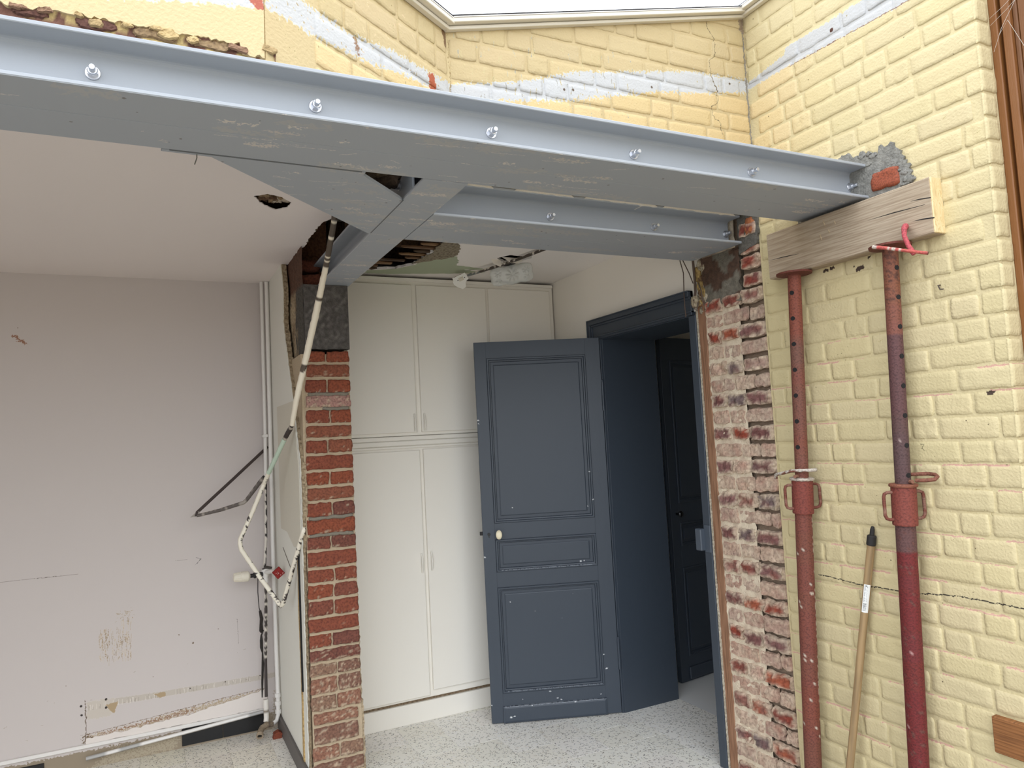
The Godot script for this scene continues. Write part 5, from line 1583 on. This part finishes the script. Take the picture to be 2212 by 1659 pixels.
	c2.tube([Vector3(0.549, 0.695, -4.46), Vector3(0.556, 0.65, -4.455), Vector3(0.556, 0.615, -4.48), Vector3(0.556, 0.575, -4.485), Vector3(0.556, 0.565, -4.485)], [0.007, 0.010, 0.009, 0.011, 0.004], 10)
	part("insulation", c2, M.rust, ca)
	var c3 := MB.new()
	c3.col = lin(40, 34, 32)
	c3.tube([Vector3(0.565, 0.585, -4.455), Vector3(0.552, 0.56, -4.45), Vector3(0.551, 0.53, -4.45), Vector3(0.551, 0.49, -4.45), Vector3(0.556, 0.46, -4.455), Vector3(0.556, 0.40, -4.455), Vector3(0.552, 0.292, -4.47), Vector3(0.55, 0.21, -4.475)], [0.003, 0.005, 0.009, 0.009, 0.004, 0.007, 0.006, 0.003], 8)
	part("insulation", c3, M.rust, ca)
	# fittings at the foot
	var el := base("pipe_elbow")
	tag(el, "stained old elbow fitting with an open pipe mouth on the floor in the corner", "pipe fitting")
	var e1 := MB.new()
	e1.tube([Vector3(0.567, 0.20, -4.46), Vector3(0.567, 0.10, -4.455), Vector3(0.563, 0.082, -4.445)], 0.014, 12, func(p: Vector3, _al: float, _a: float): return lin(222, 216, 206) if ns3(p, 26.0) > -0.2 else lin(120, 104, 88), 0.012)
	part("riser", e1, M.flaky, el)
	var e2 := MB.new()
	e2.tube([Vector3(0.60, 0.064, -4.44), Vector3(0.566, 0.070, -4.435), Vector3(0.54, 0.062, -4.425), Vector3(0.527, 0.05, -4.405), Vector3(0.522, 0.04, -4.385)], [0.013, 0.016, 0.016, 0.016, 0.016], 14, func(p: Vector3, _al: float, _a: float): return lin(150, 134, 112).lerp(lin(104, 90, 78), clampf(ns3(p, 30.0) + 0.4, 0.0, 1.0)), 0.01)
	part("elbow", e2, M.rust, el)
	var e3 := MB.new()
	var od := Vector3(-0.2, -0.45, 0.85).normalized()
	e3.col = lin(158, 142, 120)
	e3.lathe([Vector2(0.016, -0.006), Vector2(0.0195, -0.004), Vector2(0.0195, 0.012), Vector2(0.0135, 0.012), Vector2(0.013, 0.0)], Vector3(0.522, 0.040, -4.386), od, 16)
	e3.col = lin(20, 18, 17)
	e3.lathe([Vector2(0.0135, 0.003), Vector2(0.0001, 0.003)], Vector3(0.522, 0.040, -4.386), od, 16)
	part("open_mouth", e3, M.flaky, el)
	var fr := MB.new()
	fr.col = lin(142, 70, 46)
	fr.prism(ragged([Vector2(-0.022, 0.0), Vector2(0.026, 0.0), Vector2(0.03, 0.022), Vector2(0.008, 0.04), Vector2(-0.016, 0.028)], 0.01, 0.004), Vector3(0.612, 0.0, -4.40), Vector3.RIGHT, Vector3.UP, Vector3.BACK, -0.02, 0.02)
	tag(part("brick_fragment", fr, M.rust), "small broken piece of red brick on the floor in the corner by the pipes", "brick")
	conduits()

func flake(p: Vector3, _along: float, a: float) -> Color:
	var t := ns3(p + Vector3(cos(a), 0, sin(a)) * 0.007, 24.0) * 0.8 + 0.4 * ns3(p + Vector3(cos(a), 0, sin(a)) * 0.012, 75.0) + 0.3 * sin(a + 0.8)
	return lin(62, 54, 52) if t > 0.12 else lin(230, 222, 204)

func conduits() -> void:
	var o := base("broken_conduit")
	tag(o, "long white flaking electrical conduit hanging from the ceiling gap and bent into a loop", "conduit")
	var up := MB.new()
	var joint := [2.30, 2.475, 2.02, 1.86]
	up.tube([Vector3(0.700, 2.92, -2.78), Vector3(0.706, 2.536, -3.0), Vector3(0.712, 2.403, -3.2), Vector3(0.692, 2.22, -3.34), Vector3(0.660, 2.01, -3.47), Vector3(0.632, 1.838, -3.571), Vector3(0.626, 1.715, -3.68)], [0.012, 0.0125, 0.0125, 0.0155, 0.015, 0.0135, 0.0115], 14, func(p: Vector3, al: float, a: float): return lin(88, 76, 66) if (p.y > 2.39 and ns3(p, 30.0) > -0.25) or absf(p.y - 2.27) < 0.008 or absf(p.y - 1.975) < 0.016 and sin(a + al * 40.0) > -0.3 or absf(p.y - 1.85) < 0.008 and sin(a) > 0.1 else lin(232, 222, 202), 0.008)
	for i in up.v.size():      # thick uneven paint
		var p := up.v[i]
		if p.y < 2.37: up.v[i] = p + up.n[i] * ns3(p, 22.0) * 0.0022
	part("painted_length", up, M.flaky, o)
	var jo := MB.new()
	jo.tube([Vector3(0.626, 1.715, -3.68), Vector3(0.623, 1.695, -3.73), Vector3(0.618, 1.680, -3.76), Vector3(0.606, 1.65, -3.79)], [0.009, 0.0125, 0.012, 0.011], 12, func(p: Vector3, _al: float, _a: float): return lin(54, 46, 42) if ns3(p, 70.0) > -0.15 else lin(170, 160, 146), 0.005)
	part("joint_sleeve", jo, M.flaky, o)
	var gn := MB.new()
	gn.col = lin(190, 208, 188)
	gn.tube([Vector3(0.606, 1.65, -3.79), Vector3(0.554, 1.481, -4.0)], 0.0115, 12)
	tag(part("green_length", gn, M.flaky, o), "pale green length")
	var lo := MB.new()
	lo.tube([Vector3(0.554, 1.481, -4.0), Vector3(0.537, 1.424, -4.06), Vector3(0.479, 1.29, -4.06), Vector3(0.415, 1.148, -4.08), Vector3(0.413, 1.125, -4.08), Vector3(0.419, 1.093, -4.08), Vector3(0.50, 0.95, -4.02), Vector3(0.576, 0.825, -3.95), Vector3(0.587, 0.808, -3.94), Vector3(0.594, 0.82, -3.92), Vector3(0.628, 1.02, -3.79), Vector3(0.658, 1.20, -3.655), Vector3(0.685, 1.25, -3.69)], 0.0112, 12, flake, 0.005)
	part("flaking_loop", lo, M.flaky, o)
	var t := base("bent_conduit")
	tag(t, "dark bare conduit bent into a sharp V pointing left before the white wall", "conduit")
	var b1 := MB.new()
	b1.tube([Vector3(0.572, 1.445, -4.325), Vector3(0.557, 1.432, -4.32), Vector3(0.478, 1.332, -4.32), Vector3(0.462, 1.318, -4.32), Vector3(0.34, 1.288, -4.32), Vector3(0.222, 1.268, -4.32)], [0.0115, 0.0115, 0.0105, 0.0105, 0.0095, 0.008], 10, func(p: Vector3, _al: float, a: float): return lin(158, 150, 140) if ns3(p, 40.0) + 0.4 * cos(a) > 0.0 else lin(92, 84, 78), 0.01)
	part("lower_arm", b1, M.flaky, t)
	var b2 := MB.new()
	b2.col = lin(64, 54, 50)
	b2.tube([Vector3(0.216, 1.268, -4.322), Vector3(0.225, 1.285, -4.33), Vector3(0.42, 1.446, -4.43), Vector3(0.625, 1.618, -4.532)], [0.004, 0.0085, 0.0085, 0.0085], 10)
	part("upper_arm", b2, M.flaky, t)
	var tip := MB.new()
	tip.col = lin(150, 142, 132)
	tip.prism(PackedVector2Array([Vector2(-0.03, -0.008), Vector2(0.012, -0.004), Vector2(0.018, 0.018), Vector2(0.004, 0.022)]), Vector3(0.222, 1.27, -4.33), Vector3.RIGHT, Vector3.UP, Vector3.BACK, -0.004, 0.006)
	part("crushed_tip", tip, M.flaky, t)
	var mo := MB.new()
	mo.col = lin(30, 27, 26)
	mo.lathe([Vector2(0.0001, 0.002), Vector2(0.0085, 0.002), Vector2(0.009, 0.006), Vector2(0.0125, 0.006), Vector2(0.0125, -0.006)], Vector3(0.573, 1.446, -4.325), Vector3(0.7, 0.6, 0.4).normalized(), 14)
	part("open_end", mo, M.flaky, t)

# ---------------------------------------------------------------- steel props against the yellow wall
func prop(label: String, top: Vector3, lean: float, join: float, hole_side: float, upper: Callable, lower: Callable, caked: bool) -> void:
	var o := base("steel_prop")
	tag(o, label, "steel prop", "adjustable steel props under the timber")
	var at := func(y: float): return Vector3(top.x, y, top.z - (top.y - y) * lean)
	var pl := MB.new()
	pl.col = lin(112, 58, 46)
	pl.lathe([Vector2(0.0001, 0.0), Vector2(0.066, 0.003), Vector2(0.069, 0.004), Vector2(0.068, -0.003), Vector2(0.03, -0.006), Vector2(0.026, -0.010)], at.call(top.y - 0.0065), Vector3.UP, 28)
	part("head_plate", pl, M.rust, o)
	var tu := MB.new()
	tu.tube([at.call(top.y - 0.012), at.call(join + 0.002)], 0.0255, 24, upper, 0.009)
	part("inner_tube", tu, M.rust, o)
	var lw := MB.new()
	lw.tube([at.call(join - 0.05), at.call(-0.012)], 0.0325, 24, lower, 0.009)
	part("outer_tube", lw, M.rust, o)
	var fp := MB.new()
	fp.col = lin(120, 58, 46)
	var bp: Vector3 = at.call(-0.018)
	fp.box(bp + Vector3(-0.06, -0.002, -0.06), bp + Vector3(0.06, 0.006, 0.06), 0.002)
	part("foot_plate", fp, M.rust, o)
	var axis: Vector3 = (at.call(1.0) - at.call(0.0)).normalized()
	var co := MB.new()
	co.col = lin(132, 66, 54)
	co.lathe([Vector2(0.026, 0.0), Vector2(0.0395, 0.0), Vector2(0.0405, -0.003), Vector2(0.0405, -0.128), Vector2(0.0395, -0.132), Vector2(0.033, -0.132)], at.call(join - 0.004), axis, 28)
	part("threaded_collar", co, M.rust, o)
	var fl := MB.new()
	fl.col = lin(206, 196, 182) if caked else lin(140, 86, 66)
	fl.lathe([Vector2(0.026, 0.007), Vector2(0.045, 0.0055), Vector2(0.047, 0.001), Vector2(0.045, -0.004), Vector2(0.0405, -0.005)], at.call(join), axis, 28)
	for i in fl.v.size():
		if caked: fl.v[i] += fl.n[i] * ns3(fl.v[i], 60.0) * 0.003
	part("flange_ring", fl, M.rust, o)
	var facing := Vector3(-0.745, 0, 0.667); var across := Vector3(0.896, 0, 0.442)
	var acr := Vector3(0.36, 0, 0.933)      # the way the pins point, clear of the wall
	for s in [-1.0, 1.0]:
		var hd := MB.new()
		var c: Vector3 = at.call(join - 0.068)
		var dz: Vector3 = across * s
		hd.tube([c + Vector3.UP * 0.046 + dz * 0.036, c + Vector3.UP * 0.046 + dz * 0.056, c + Vector3.UP * 0.041 + dz * 0.066, c + Vector3.UP * 0.03 + dz * 0.069, c - Vector3.UP * 0.032 + dz * 0.069, c - Vector3.UP * 0.043 + dz * 0.064, c - Vector3.UP * 0.047 + dz * 0.054, c - Vector3.UP * 0.047 + dz * 0.034], 0.0058, 10, func(p: Vector3, _al: float, _a: float): return lin(140, 100, 84) if ns3(p, 50.0) > 0.1 else lin(120, 66, 52), 0.01)
		part("handle", hd, M.rust, o)
	# pin holes down the inner tube
	var y := top.y - 0.085
	var hdir := (facing * sqrt(1.0 - hole_side * hole_side) + across * hole_side).normalized()
	while y > join + 0.03:
		var ho := MB.new()
		ho.lathe([Vector2(0.0001, 0.0004), Vector2(0.0075, 0.0004), Vector2(0.0078, 0.0008), Vector2(0.0088, 0.0006), Vector2(0.009, -0.0015)], at.call(y) + hdir * 0.0252, hdir, 16)
		part("pin_hole", ho, M.dark, o)
		y -= 0.1025
	# the G-shaped pin through the last hole
	var g := MB.new()
	var c0: Vector3 = at.call(join + 0.036)
	var pts := []
	var rads := 0.0065
	if caked:
		for k in 15:
			var f := k / 14.0
			var an := lerpf(-0.35, PI + 0.25, f)
			pts.append(c0 + acr * (-0.012 + 0.068 * cos(an)) - Vector3.UP * (0.0 if f < 0.6 else (f - 0.6) * 0.05) + facing * 0.042 * sin(an) + acr * (-0.03 if f > 0.8 else 0.0) * (f - 0.8) * 5.0)
		pts.append(pts[-1] + Vector3(0, -0.014, 0) + facing * -0.01)
	else:
		pts = [c0 + acr * 0.02 - facing * 0.02, c0 + acr * 0.082 - facing * 0.025 + Vector3.UP * 0.002, c0 + acr * 0.102 - facing * 0.012, c0 + acr * 0.106 + facing * 0.004 - Vector3.UP * 0.006, c0 + acr * 0.094 + facing * 0.024 - Vector3.UP * 0.014, c0 + acr * 0.066 + facing * 0.035 - Vector3.UP * 0.016, c0 + acr * 0.034 + facing * 0.036 - Vector3.UP * 0.016]
	g.tube(pts, rads, 10, func(p: Vector3, _al: float, a: float): return (lin(210, 202, 190) if caked and ns3(p, 45.0) + 0.3 * sin(a) > -0.25 else lin(132, 82, 64)), 0.008)
	for i in g.v.size():
		if caked: g.v[i] += g.n[i] * ns3(g.v[i], 60.0) * 0.002
	part("locking_pin", g, M.rust, o)
	var pn := MB.new()
	pn.col = lin(150, 106, 86)
	var pc: Vector3 = at.call(join + 0.014)
	var ps := -1.0 if caked else 1.0
	pn.tube([pc - facing * 0.02, pc + facing * 0.040 + across * ps * 0.028], 0.0065, 10)
	part("pin_end", pn, M.rust, o)

func props() -> void:
	var splat := func(p: Vector3, a: float, sd: float, cut: float) -> bool:
		var q := p + Vector3(cos(a) * 0.02, 0, sin(a) * 0.02)
		return ns3(q + Vector3(sd, 0, 0), 46.0) + 0.35 * ns3(q, 120.0) > cut
	var upper_l := func(p: Vector3, _al: float, a: float):
		var c := lin(136, 74, 56).lerp(lin(118, 80, 68), clampf(ns3(p * Vector3(1, 0.4, 1), 9.0) + 0.3, 0.0, 1.0))
		return lin(206, 168, 150) if splat.call(p, a, 1.0, 0.82) else c
	var lower_l := func(p: Vector3, _al: float, a: float):
		var c := lin(130, 70, 54).lerp(lin(116, 72, 60), clampf(ns3(p * Vector3(1, 0.3, 1), 8.0) + 0.4, 0.0, 1.0))
		var run := 0.66 - (0.5 if absf(a - 0.62) < 0.3 and p.y > 0.5 else 0.0)
		return lin(216, 206, 188) if splat.call(p, a, 3.0, run) else c
	var upper_r := func(p: Vector3, _al: float, a: float):
		var t := ns3(p * Vector3(1, 0.3, 1), 7.0)
		var c := lin(128, 78, 64).lerp(lin(134, 82, 52), clampf(t + 0.3, 0.0, 1.0))
		if p.y < 1.93 + t * 0.1: c = lin(98, 66, 64).lerp(lin(88, 68, 68), clampf(t + 0.5, 0.0, 1.0))
		if p.y > 1.98 and splat.call(p, a, 5.0, 0.28): c = lin(92, 58, 44)
		return lin(176, 156, 150) if splat.call(p, a, 7.0, 0.85) else c
	var lower_r := func(p: Vector3, _al: float, a: float):
		var t := ns3(p * Vector3(1, 0.25, 1), 9.0)
		var c := lin(112, 38, 37).lerp(lin(106, 54, 51), clampf(t * 1.3 + 0.2, 0.0, 1.0))
		if p.y > 1.14: c = lin(98, 68, 65)
		if splat.call(p, a, 9.0, 0.55): c = lin(104, 66, 58)
		return lin(190, 150, 144) if splat.call(p, a, 11.0, 0.84) else c
	prop("rust-red adjustable steel prop nearest the torn brick strip, its pin caked white", Vector3(2.3335, 2.2, -2.091), 0.0535, 1.372, -0.55, upper_l, lower_l, true)
	prop("dark red and brown adjustable steel prop on the right of the broom handle", Vector3(2.3335, 2.2, -1.664), 0.0385, 1.362, 0.55, upper_r, lower_r, false)
	# red rods at the head of the right prop
	var h := base("red_hook")
	tag(h, "pinkish-red bent steel hook stuck into the timber block", "hook")
	var a := MB.new()
	a.col = lin(190, 84, 90)
	a.tube([Vector3(2.353, 2.250, -1.614), Vector3(2.325, 2.246, -1.594), Vector3(2.303, 2.235, -1.584), Vector3(2.291, 2.205, -1.578), Vector3(2.288, 2.167, -1.564), Vector3(2.286, 2.147, -1.552), Vector3(2.287, 2.134, -1.547)], [0.0105, 0.0105, 0.009, 0.0075, 0.0078, 0.0085, 0.007], 12, null, 0.006)
	part("bent_rod", a, M.rust, h)
	var r := base("red_rod")
	tag(r, "thin red and white rod lying across the top of the right prop below the hook", "rod")
	var b := MB.new()
	b.tube([Vector3(2.231, 2.183, -1.654), Vector3(2.233, 2.168, -1.610), Vector3(2.252, 2.145, -1.550), Vector3(2.280, 2.124, -1.493)], [0.0065, 0.0062, 0.0055, 0.0055], 10, func(p: Vector3, al: float, _a: float): return lin(214, 202, 188) if al < 0.018 or (al > 0.05 and ns3(p, 50.0) > -0.1 and al < 0.1) else (lin(110, 62, 50) if al > 0.18 else lin(196, 92, 84)), 0.006)
	part("rod", b, M.rust, r)

# ---------------------------------------------------------------- what hangs from the ceiling over the cupboards
func ceiling_fittings() -> void:
	var c := base("ceiling_conduit")
	tag(c, "thin flaking conduit pulled loose along the ceiling above the cupboards", "conduit")
	var mb := MB.new()
	mb.tube([Vector3(1.705, 2.568, -3.93), Vector3(1.772, 2.572, -3.752), Vector3(1.845, 2.58, -3.56), Vector3(1.91, 2.588, -3.3), Vector3(1.96, 2.592, -3.0)], 0.0085, 10, func(p: Vector3, al: float, a: float): return lin(208, 200, 188) if ns3(p, 34.0) + 0.5 * sin(a) > 0.25 else (lin(116, 120, 116) if al < 0.1 else lin(74, 64, 56)), 0.008)
	part("conduit", mb, M.flaky, c)
	var s := base("switch_box")
	var bas := Basis(Vector3.BACK, deg_to_rad(24)) * Basis(Vector3.UP, deg_to_rad(-22))
	s.transform = Transform3D(bas, Vector3(1.672, 2.537, -3.955))
	tag(s, "broken white switch plate on a red-brown box dangling from the end of the ceiling conduit", "switch")
	var bx := MB.new()
	bx.col = lin(126, 72, 56)
	bx.box(Vector3(-0.034, 0.0, -0.034), Vector3(0.036, 0.038, -0.003), 0.003)
	part("back_box", bx, M.rust, s)
	var pt := MB.new()
	pt.prism(ragged([Vector2(-0.042, 0.036), Vector2(0.038, 0.036), Vector2(0.044, -0.004), Vector2(0.018, -0.018), Vector2(0.010, -0.042), Vector2(-0.012, -0.046), Vector2(-0.034, -0.026), Vector2(-0.050, -0.004)], 0.012, 0.003), Vector3.ZERO, Vector3.RIGHT, Vector3.UP, Vector3.BACK, -0.003, 0.003)
	part("cover_plate", pt, M.white_plastic, s)
	var rk := MB.new()
	rk.mould(Vector3.ZERO, Vector3.RIGHT, Vector3.UP, Vector3.BACK, Vector2(-0.012, 0.0), Vector2(0.018, 0.022), [Vector2(0, 0.003), Vector2(0.001, 0.0045), Vector2(0.003, 0.0045)])
	rk.box(Vector3(-0.009, 0.003, 0.0), Vector3(0.015, 0.019, 0.0042), 0.001)
	part("rocker", rk, M.plastic, s)
	for x in [-0.018, 0.025]:
		var sc := MB.new()
		sc.lathe([Vector2(0.0001, 0.0038), Vector2(0.003, 0.0038), Vector2(0.0032, 0.003)], Vector3(x, 0.011, 0), Vector3.BACK, 10)
		part("screw", sc, M.rubber, s)
	var l := base("glass_lampshade")
	var lb := Basis(Vector3.BACK, deg_to_rad(8)) * Basis(Vector3.UP, deg_to_rad(-22)) * Basis(Vector3.RIGHT, deg_to_rad(14))
	l.transform = Transform3D(lb, Vector3(1.897, 2.538, -3.735))
	tag(l, "scalloped pressed-glass lampshade with a starburst hanging below the ceiling hole", "lampshade")
	var g := MB.new()
	var P := []; var Q := []
	for j in 37:
		var row := PackedVector3Array(); var row2 := PackedVector3Array()
		for i in 57:
			var u := i / 28.0 - 1.0; var v := j / 18.0 - 1.0
			# scalloped rounded rectangle
			var edge_x := 0.122 + 0.005 * absf(sin(v * PI)); var edge_y := 0.052 + 0.006 * absf(sin(u * PI * 1.5 + PI / 2))
			var x := u * edge_x * (1.0 - 0.06 * v * v * u * u); var y := v * edge_y * (1.0 - 0.10 * u * u * v * v)
			var dome := 0.022 * sqrt(maxf(0.0, (1.0 - pow(absf(u), 5.0)) * (1.0 - pow(absf(v), 4.0))))
			var z := dome
			for st in [[0.0, 0.0, 0.046, 8], [-0.083, 0.018, 0.026, 6], [0.083, 0.018, 0.026, 6], [-0.083, -0.026, 0.02, 6], [0.083, -0.026, 0.02, 6]]:
				var d := Vector2(x - st[0], y - st[1])
				var rr: float = d.length() / st[2]
				if rr < 1.0: z += 0.012 * (absf(cos(d.angle() * st[3] * 0.5)) - 0.5) * sin(PI * minf(1.0, rr * 1.1)) - (0.005 if rr < 0.12 else 0.0)
			row.append(Vector3(x, y, z)); row2.append(Vector3(x * 0.97, y * 0.95, dome - 0.004))
		P.append(row); Q.append(row2)
	g.sheetmesh(P, Vector3.BACK)
	part("pressed_glass", g, M.pressed, l)
	var ho := MB.new()
	ho.tube([Vector3(-0.06, 0.062, 0.0), Vector3(-0.01, 0.060, 0.004), Vector3(0.05, 0.066, 0.0)], [0.004, 0.009, 0.004], 8)
	ho.tube([Vector3(0.0, 0.035, 0.0), Vector3(0.0, 0.075, -0.005)], 0.012, 12)
	part("lamp_holder", ho, M.rubber, l)

# ---------------------------------------------------------------- small things
func small_things() -> void:
	# broom handle
	var o := base("broom_handle")
	tag(o, "wooden broom handle with black screw cap leaning between the two steel props", "broom handle")
	var top := Vector3(2.386, 1.135, -1.886); var low := Vector3(2.318, -0.018, -2.074)
	var d := (top - low).normalized()
	var st := MB.new()
	st.col = lin(190, 154, 104)
	st.tube([low, top], 0.0138, 18, func(p: Vector3, al: float, a: float): return lin(166, 138, 98).lerp(lin(136, 112, 80), clampf(ns3(Vector3(cos(a) * 0.03, p.y * 0.12, sin(a) * 0.03), 30.0) * 1.3 + 0.35, 0.0, 1.0)), 0.02)
	part("stick", st, M.flaky, o)
	var cap := MB.new()
	cap.lathe([Vector2(0.0155, -0.004), Vector2(0.0165, 0.0), Vector2(0.0165, 0.030), Vector2(0.0145, 0.033), Vector2(0.0085, 0.034), Vector2(0.008, 0.055), Vector2(0.0055, 0.066), Vector2(0.0001, 0.068)], top, d, 18)
	part("screw_cap", cap, M.rubber, o)
	# its sticker: a strip of print and a bar code
	var s := Sheet.new(0.02, 0.12, 2600.0, srgb(236, 236, 232), rng)
	for i in 26:
		var yy := 0.046 + i * 0.0026
		if i % 9 == 8: continue
		s.line([Vector2(0.004, yy), Vector2(0.004 + 0.004 * (0.5 + rng.randf()), yy)], 0.0012, srgb(120, 124, 126))
		s.line([Vector2(0.012, yy), Vector2(0.012 + 0.003 * (0.3 + rng.randf()), yy)], 0.001, srgb(150, 154, 156))
	for i in 16:
		s.line([Vector2(0.004, 0.008 + i * 0.0021), Vector2(0.015, 0.008 + i * 0.0021)], rng.randf_range(0.0005, 0.0014), srgb(40, 42, 46))
	s.line([Vector2(0.006, 0.112), Vector2(0.013, 0.110), Vector2(0.007, 0.116), Vector2(0.013, 0.115)], 0.0014, srgb(50, 54, 58))
	var lm := overlay(mat(Color.WHITE, 0.5), s.im)
	var lab := MB.new()
	var facing := Vector3(-0.86, 0, 0.50)
	facing = (facing - d * facing.dot(d)).normalized()
	var side := d.cross(facing)
	var c0 := low + d * ((1.0 - 0.89) * -1.0 + 0.0)
	var f0 := low.lerp(top, 0.783)
	lab.sheet = [f0 + side * -0.010, side, d, 0.02, 0.105]
	var P := []
	for j in 2:
		var row := PackedVector3Array()
		for i in 7:
			var a := (i / 6.0 - 0.5) * 1.7 + 0.15
			row.append(f0 + d * j * 0.105 + (facing * cos(a) + side * sin(a)) * 0.0142)
		P.append(row)
	lab.sheetmesh(P, facing)
	tag(part("sticker", lab, lm, o), "white printed sticker with a bar code")
	# board on the wall at the right edge
	var b := base("wooden_board")
	tag(b, "brown varnished board screwed to the yellow wall at the lower right", "board")
	var bm := MB.new()
	bm.col = lin(150, 100, 56)
	bm.box(Vector3(2.378, 0.527, -1.497), Vector3(2.4035, 0.640, -0.8), 0.003)
	part("board", bm, M.wood, b)
	# window frame in the recess on the right
	var w := base("window_1")
	struct(w, "brown wooden window frame at the right edge beside the yellow brick return", "window")
	for q in [[-1.346, -1.322, 2.478, 1.0], [-1.322, -1.312, 2.50, 0.8], [-1.312, -1.286, 2.484, 1.0], [-1.286, -1.272, 2.50, 0.7], [-1.272, -1.10, 2.505, 0.85], [-0.35, -0.25, 2.49, 1.0]]:
		var mb := MB.new()
		mb.col = Color(q[3], q[3], q[3])
		mb.box(Vector3(q[2], 0.9, q[0]), Vector3(2.56, 3.35, q[1]), 0.003)
		part("stile", mb, M.brown, w)
	for y in [0.9, 2.545, 3.28]:
		var mb := MB.new()
		mb.box(Vector3(2.492, y, -1.27), Vector3(2.55, y + 0.06, -0.3), 0.003)
		part("rail", mb, M.brown, w)
	var ct := MB.new()
	ct.box(Vector3(2.476, 2.54, -1.262), Vector3(2.494, 2.565, -1.225), 0.002)
	part("catch", ct, M.rubber, w)
	var pn := MB.new()
	pn.box(Vector3(2.522, 0.96, -1.10), Vector3(2.528, 3.28, -0.35))
	part("pane", pn, M.glass, w)
	var far := MB.new()
	far.col = paint_tint(false)
	far.box(Vector3(2.5, -0.02, -1.347), Vector3(2.8, 0.9, 2.0)); far.box(Vector3(2.5, 3.35, -1.347), Vector3(2.8, 3.43, 2.0)); far.box(Vector3(2.5, 0.9, -0.25), Vector3(2.8, 3.35, 2.0)); far.box(Vector3(2.6, 0.9, -1.345), Vector3(2.8, 3.35, -0.25))
	struct(part("wall_right_far", far, M.paint), "yellow wall continuing past the brown window", "wall")
	var nl := MB.new()
	nl.col = lin(74, 62, 56)
	nl.tube([Vector3(2.408, 2.036, -1.545), Vector3(2.396, 2.034, -1.546), Vector3(2.395, 2.020, -1.540), Vector3(2.394, 2.018, -1.528)], 0.0022, 8)
	tag(part("bent_nail", nl, M.flaky), "small bent nail in the yellow wall right of the timber block", "nail")
	var wr := MB.new()
	wr.col = lin(96, 92, 84)
	wr.tube([Vector3(0.128, 2.411, -2.098), Vector3(0.128, 2.400, -2.10), Vector3(0.122, 2.381, -2.10)], 0.0016, 6)
	tag(part("wire_end", wr, M.flaky), "short wire end poking down from the front corner of the steel plate", "wire")
	var cw := base("cobweb")
	tag(cw, "thin cobweb threads across the top corner of the brown window frame", "cobweb")
	cw.set_meta("kind", "stuff")
	var th := MB.new()
	for q in [[Vector3(2.47, 2.874, -1.338), Vector3(2.46, 2.885, -1.29), Vector3(2.49, 2.93, -1.25)], [Vector3(2.47, 2.85, -1.338), Vector3(2.46, 2.87, -1.28), Vector3(2.49, 2.92, -1.24)], [Vector3(2.46, 2.80, -1.31), Vector3(2.47, 2.84, -1.285), Vector3(2.48, 2.71, -1.24)], [Vector3(2.47, 2.76, -1.335), Vector3(2.46, 2.82, -1.30), Vector3(2.48, 2.90, -1.26)]]:
		th.tube(q, 0.0006, 4)
	part("threads", th, M.web, cw)
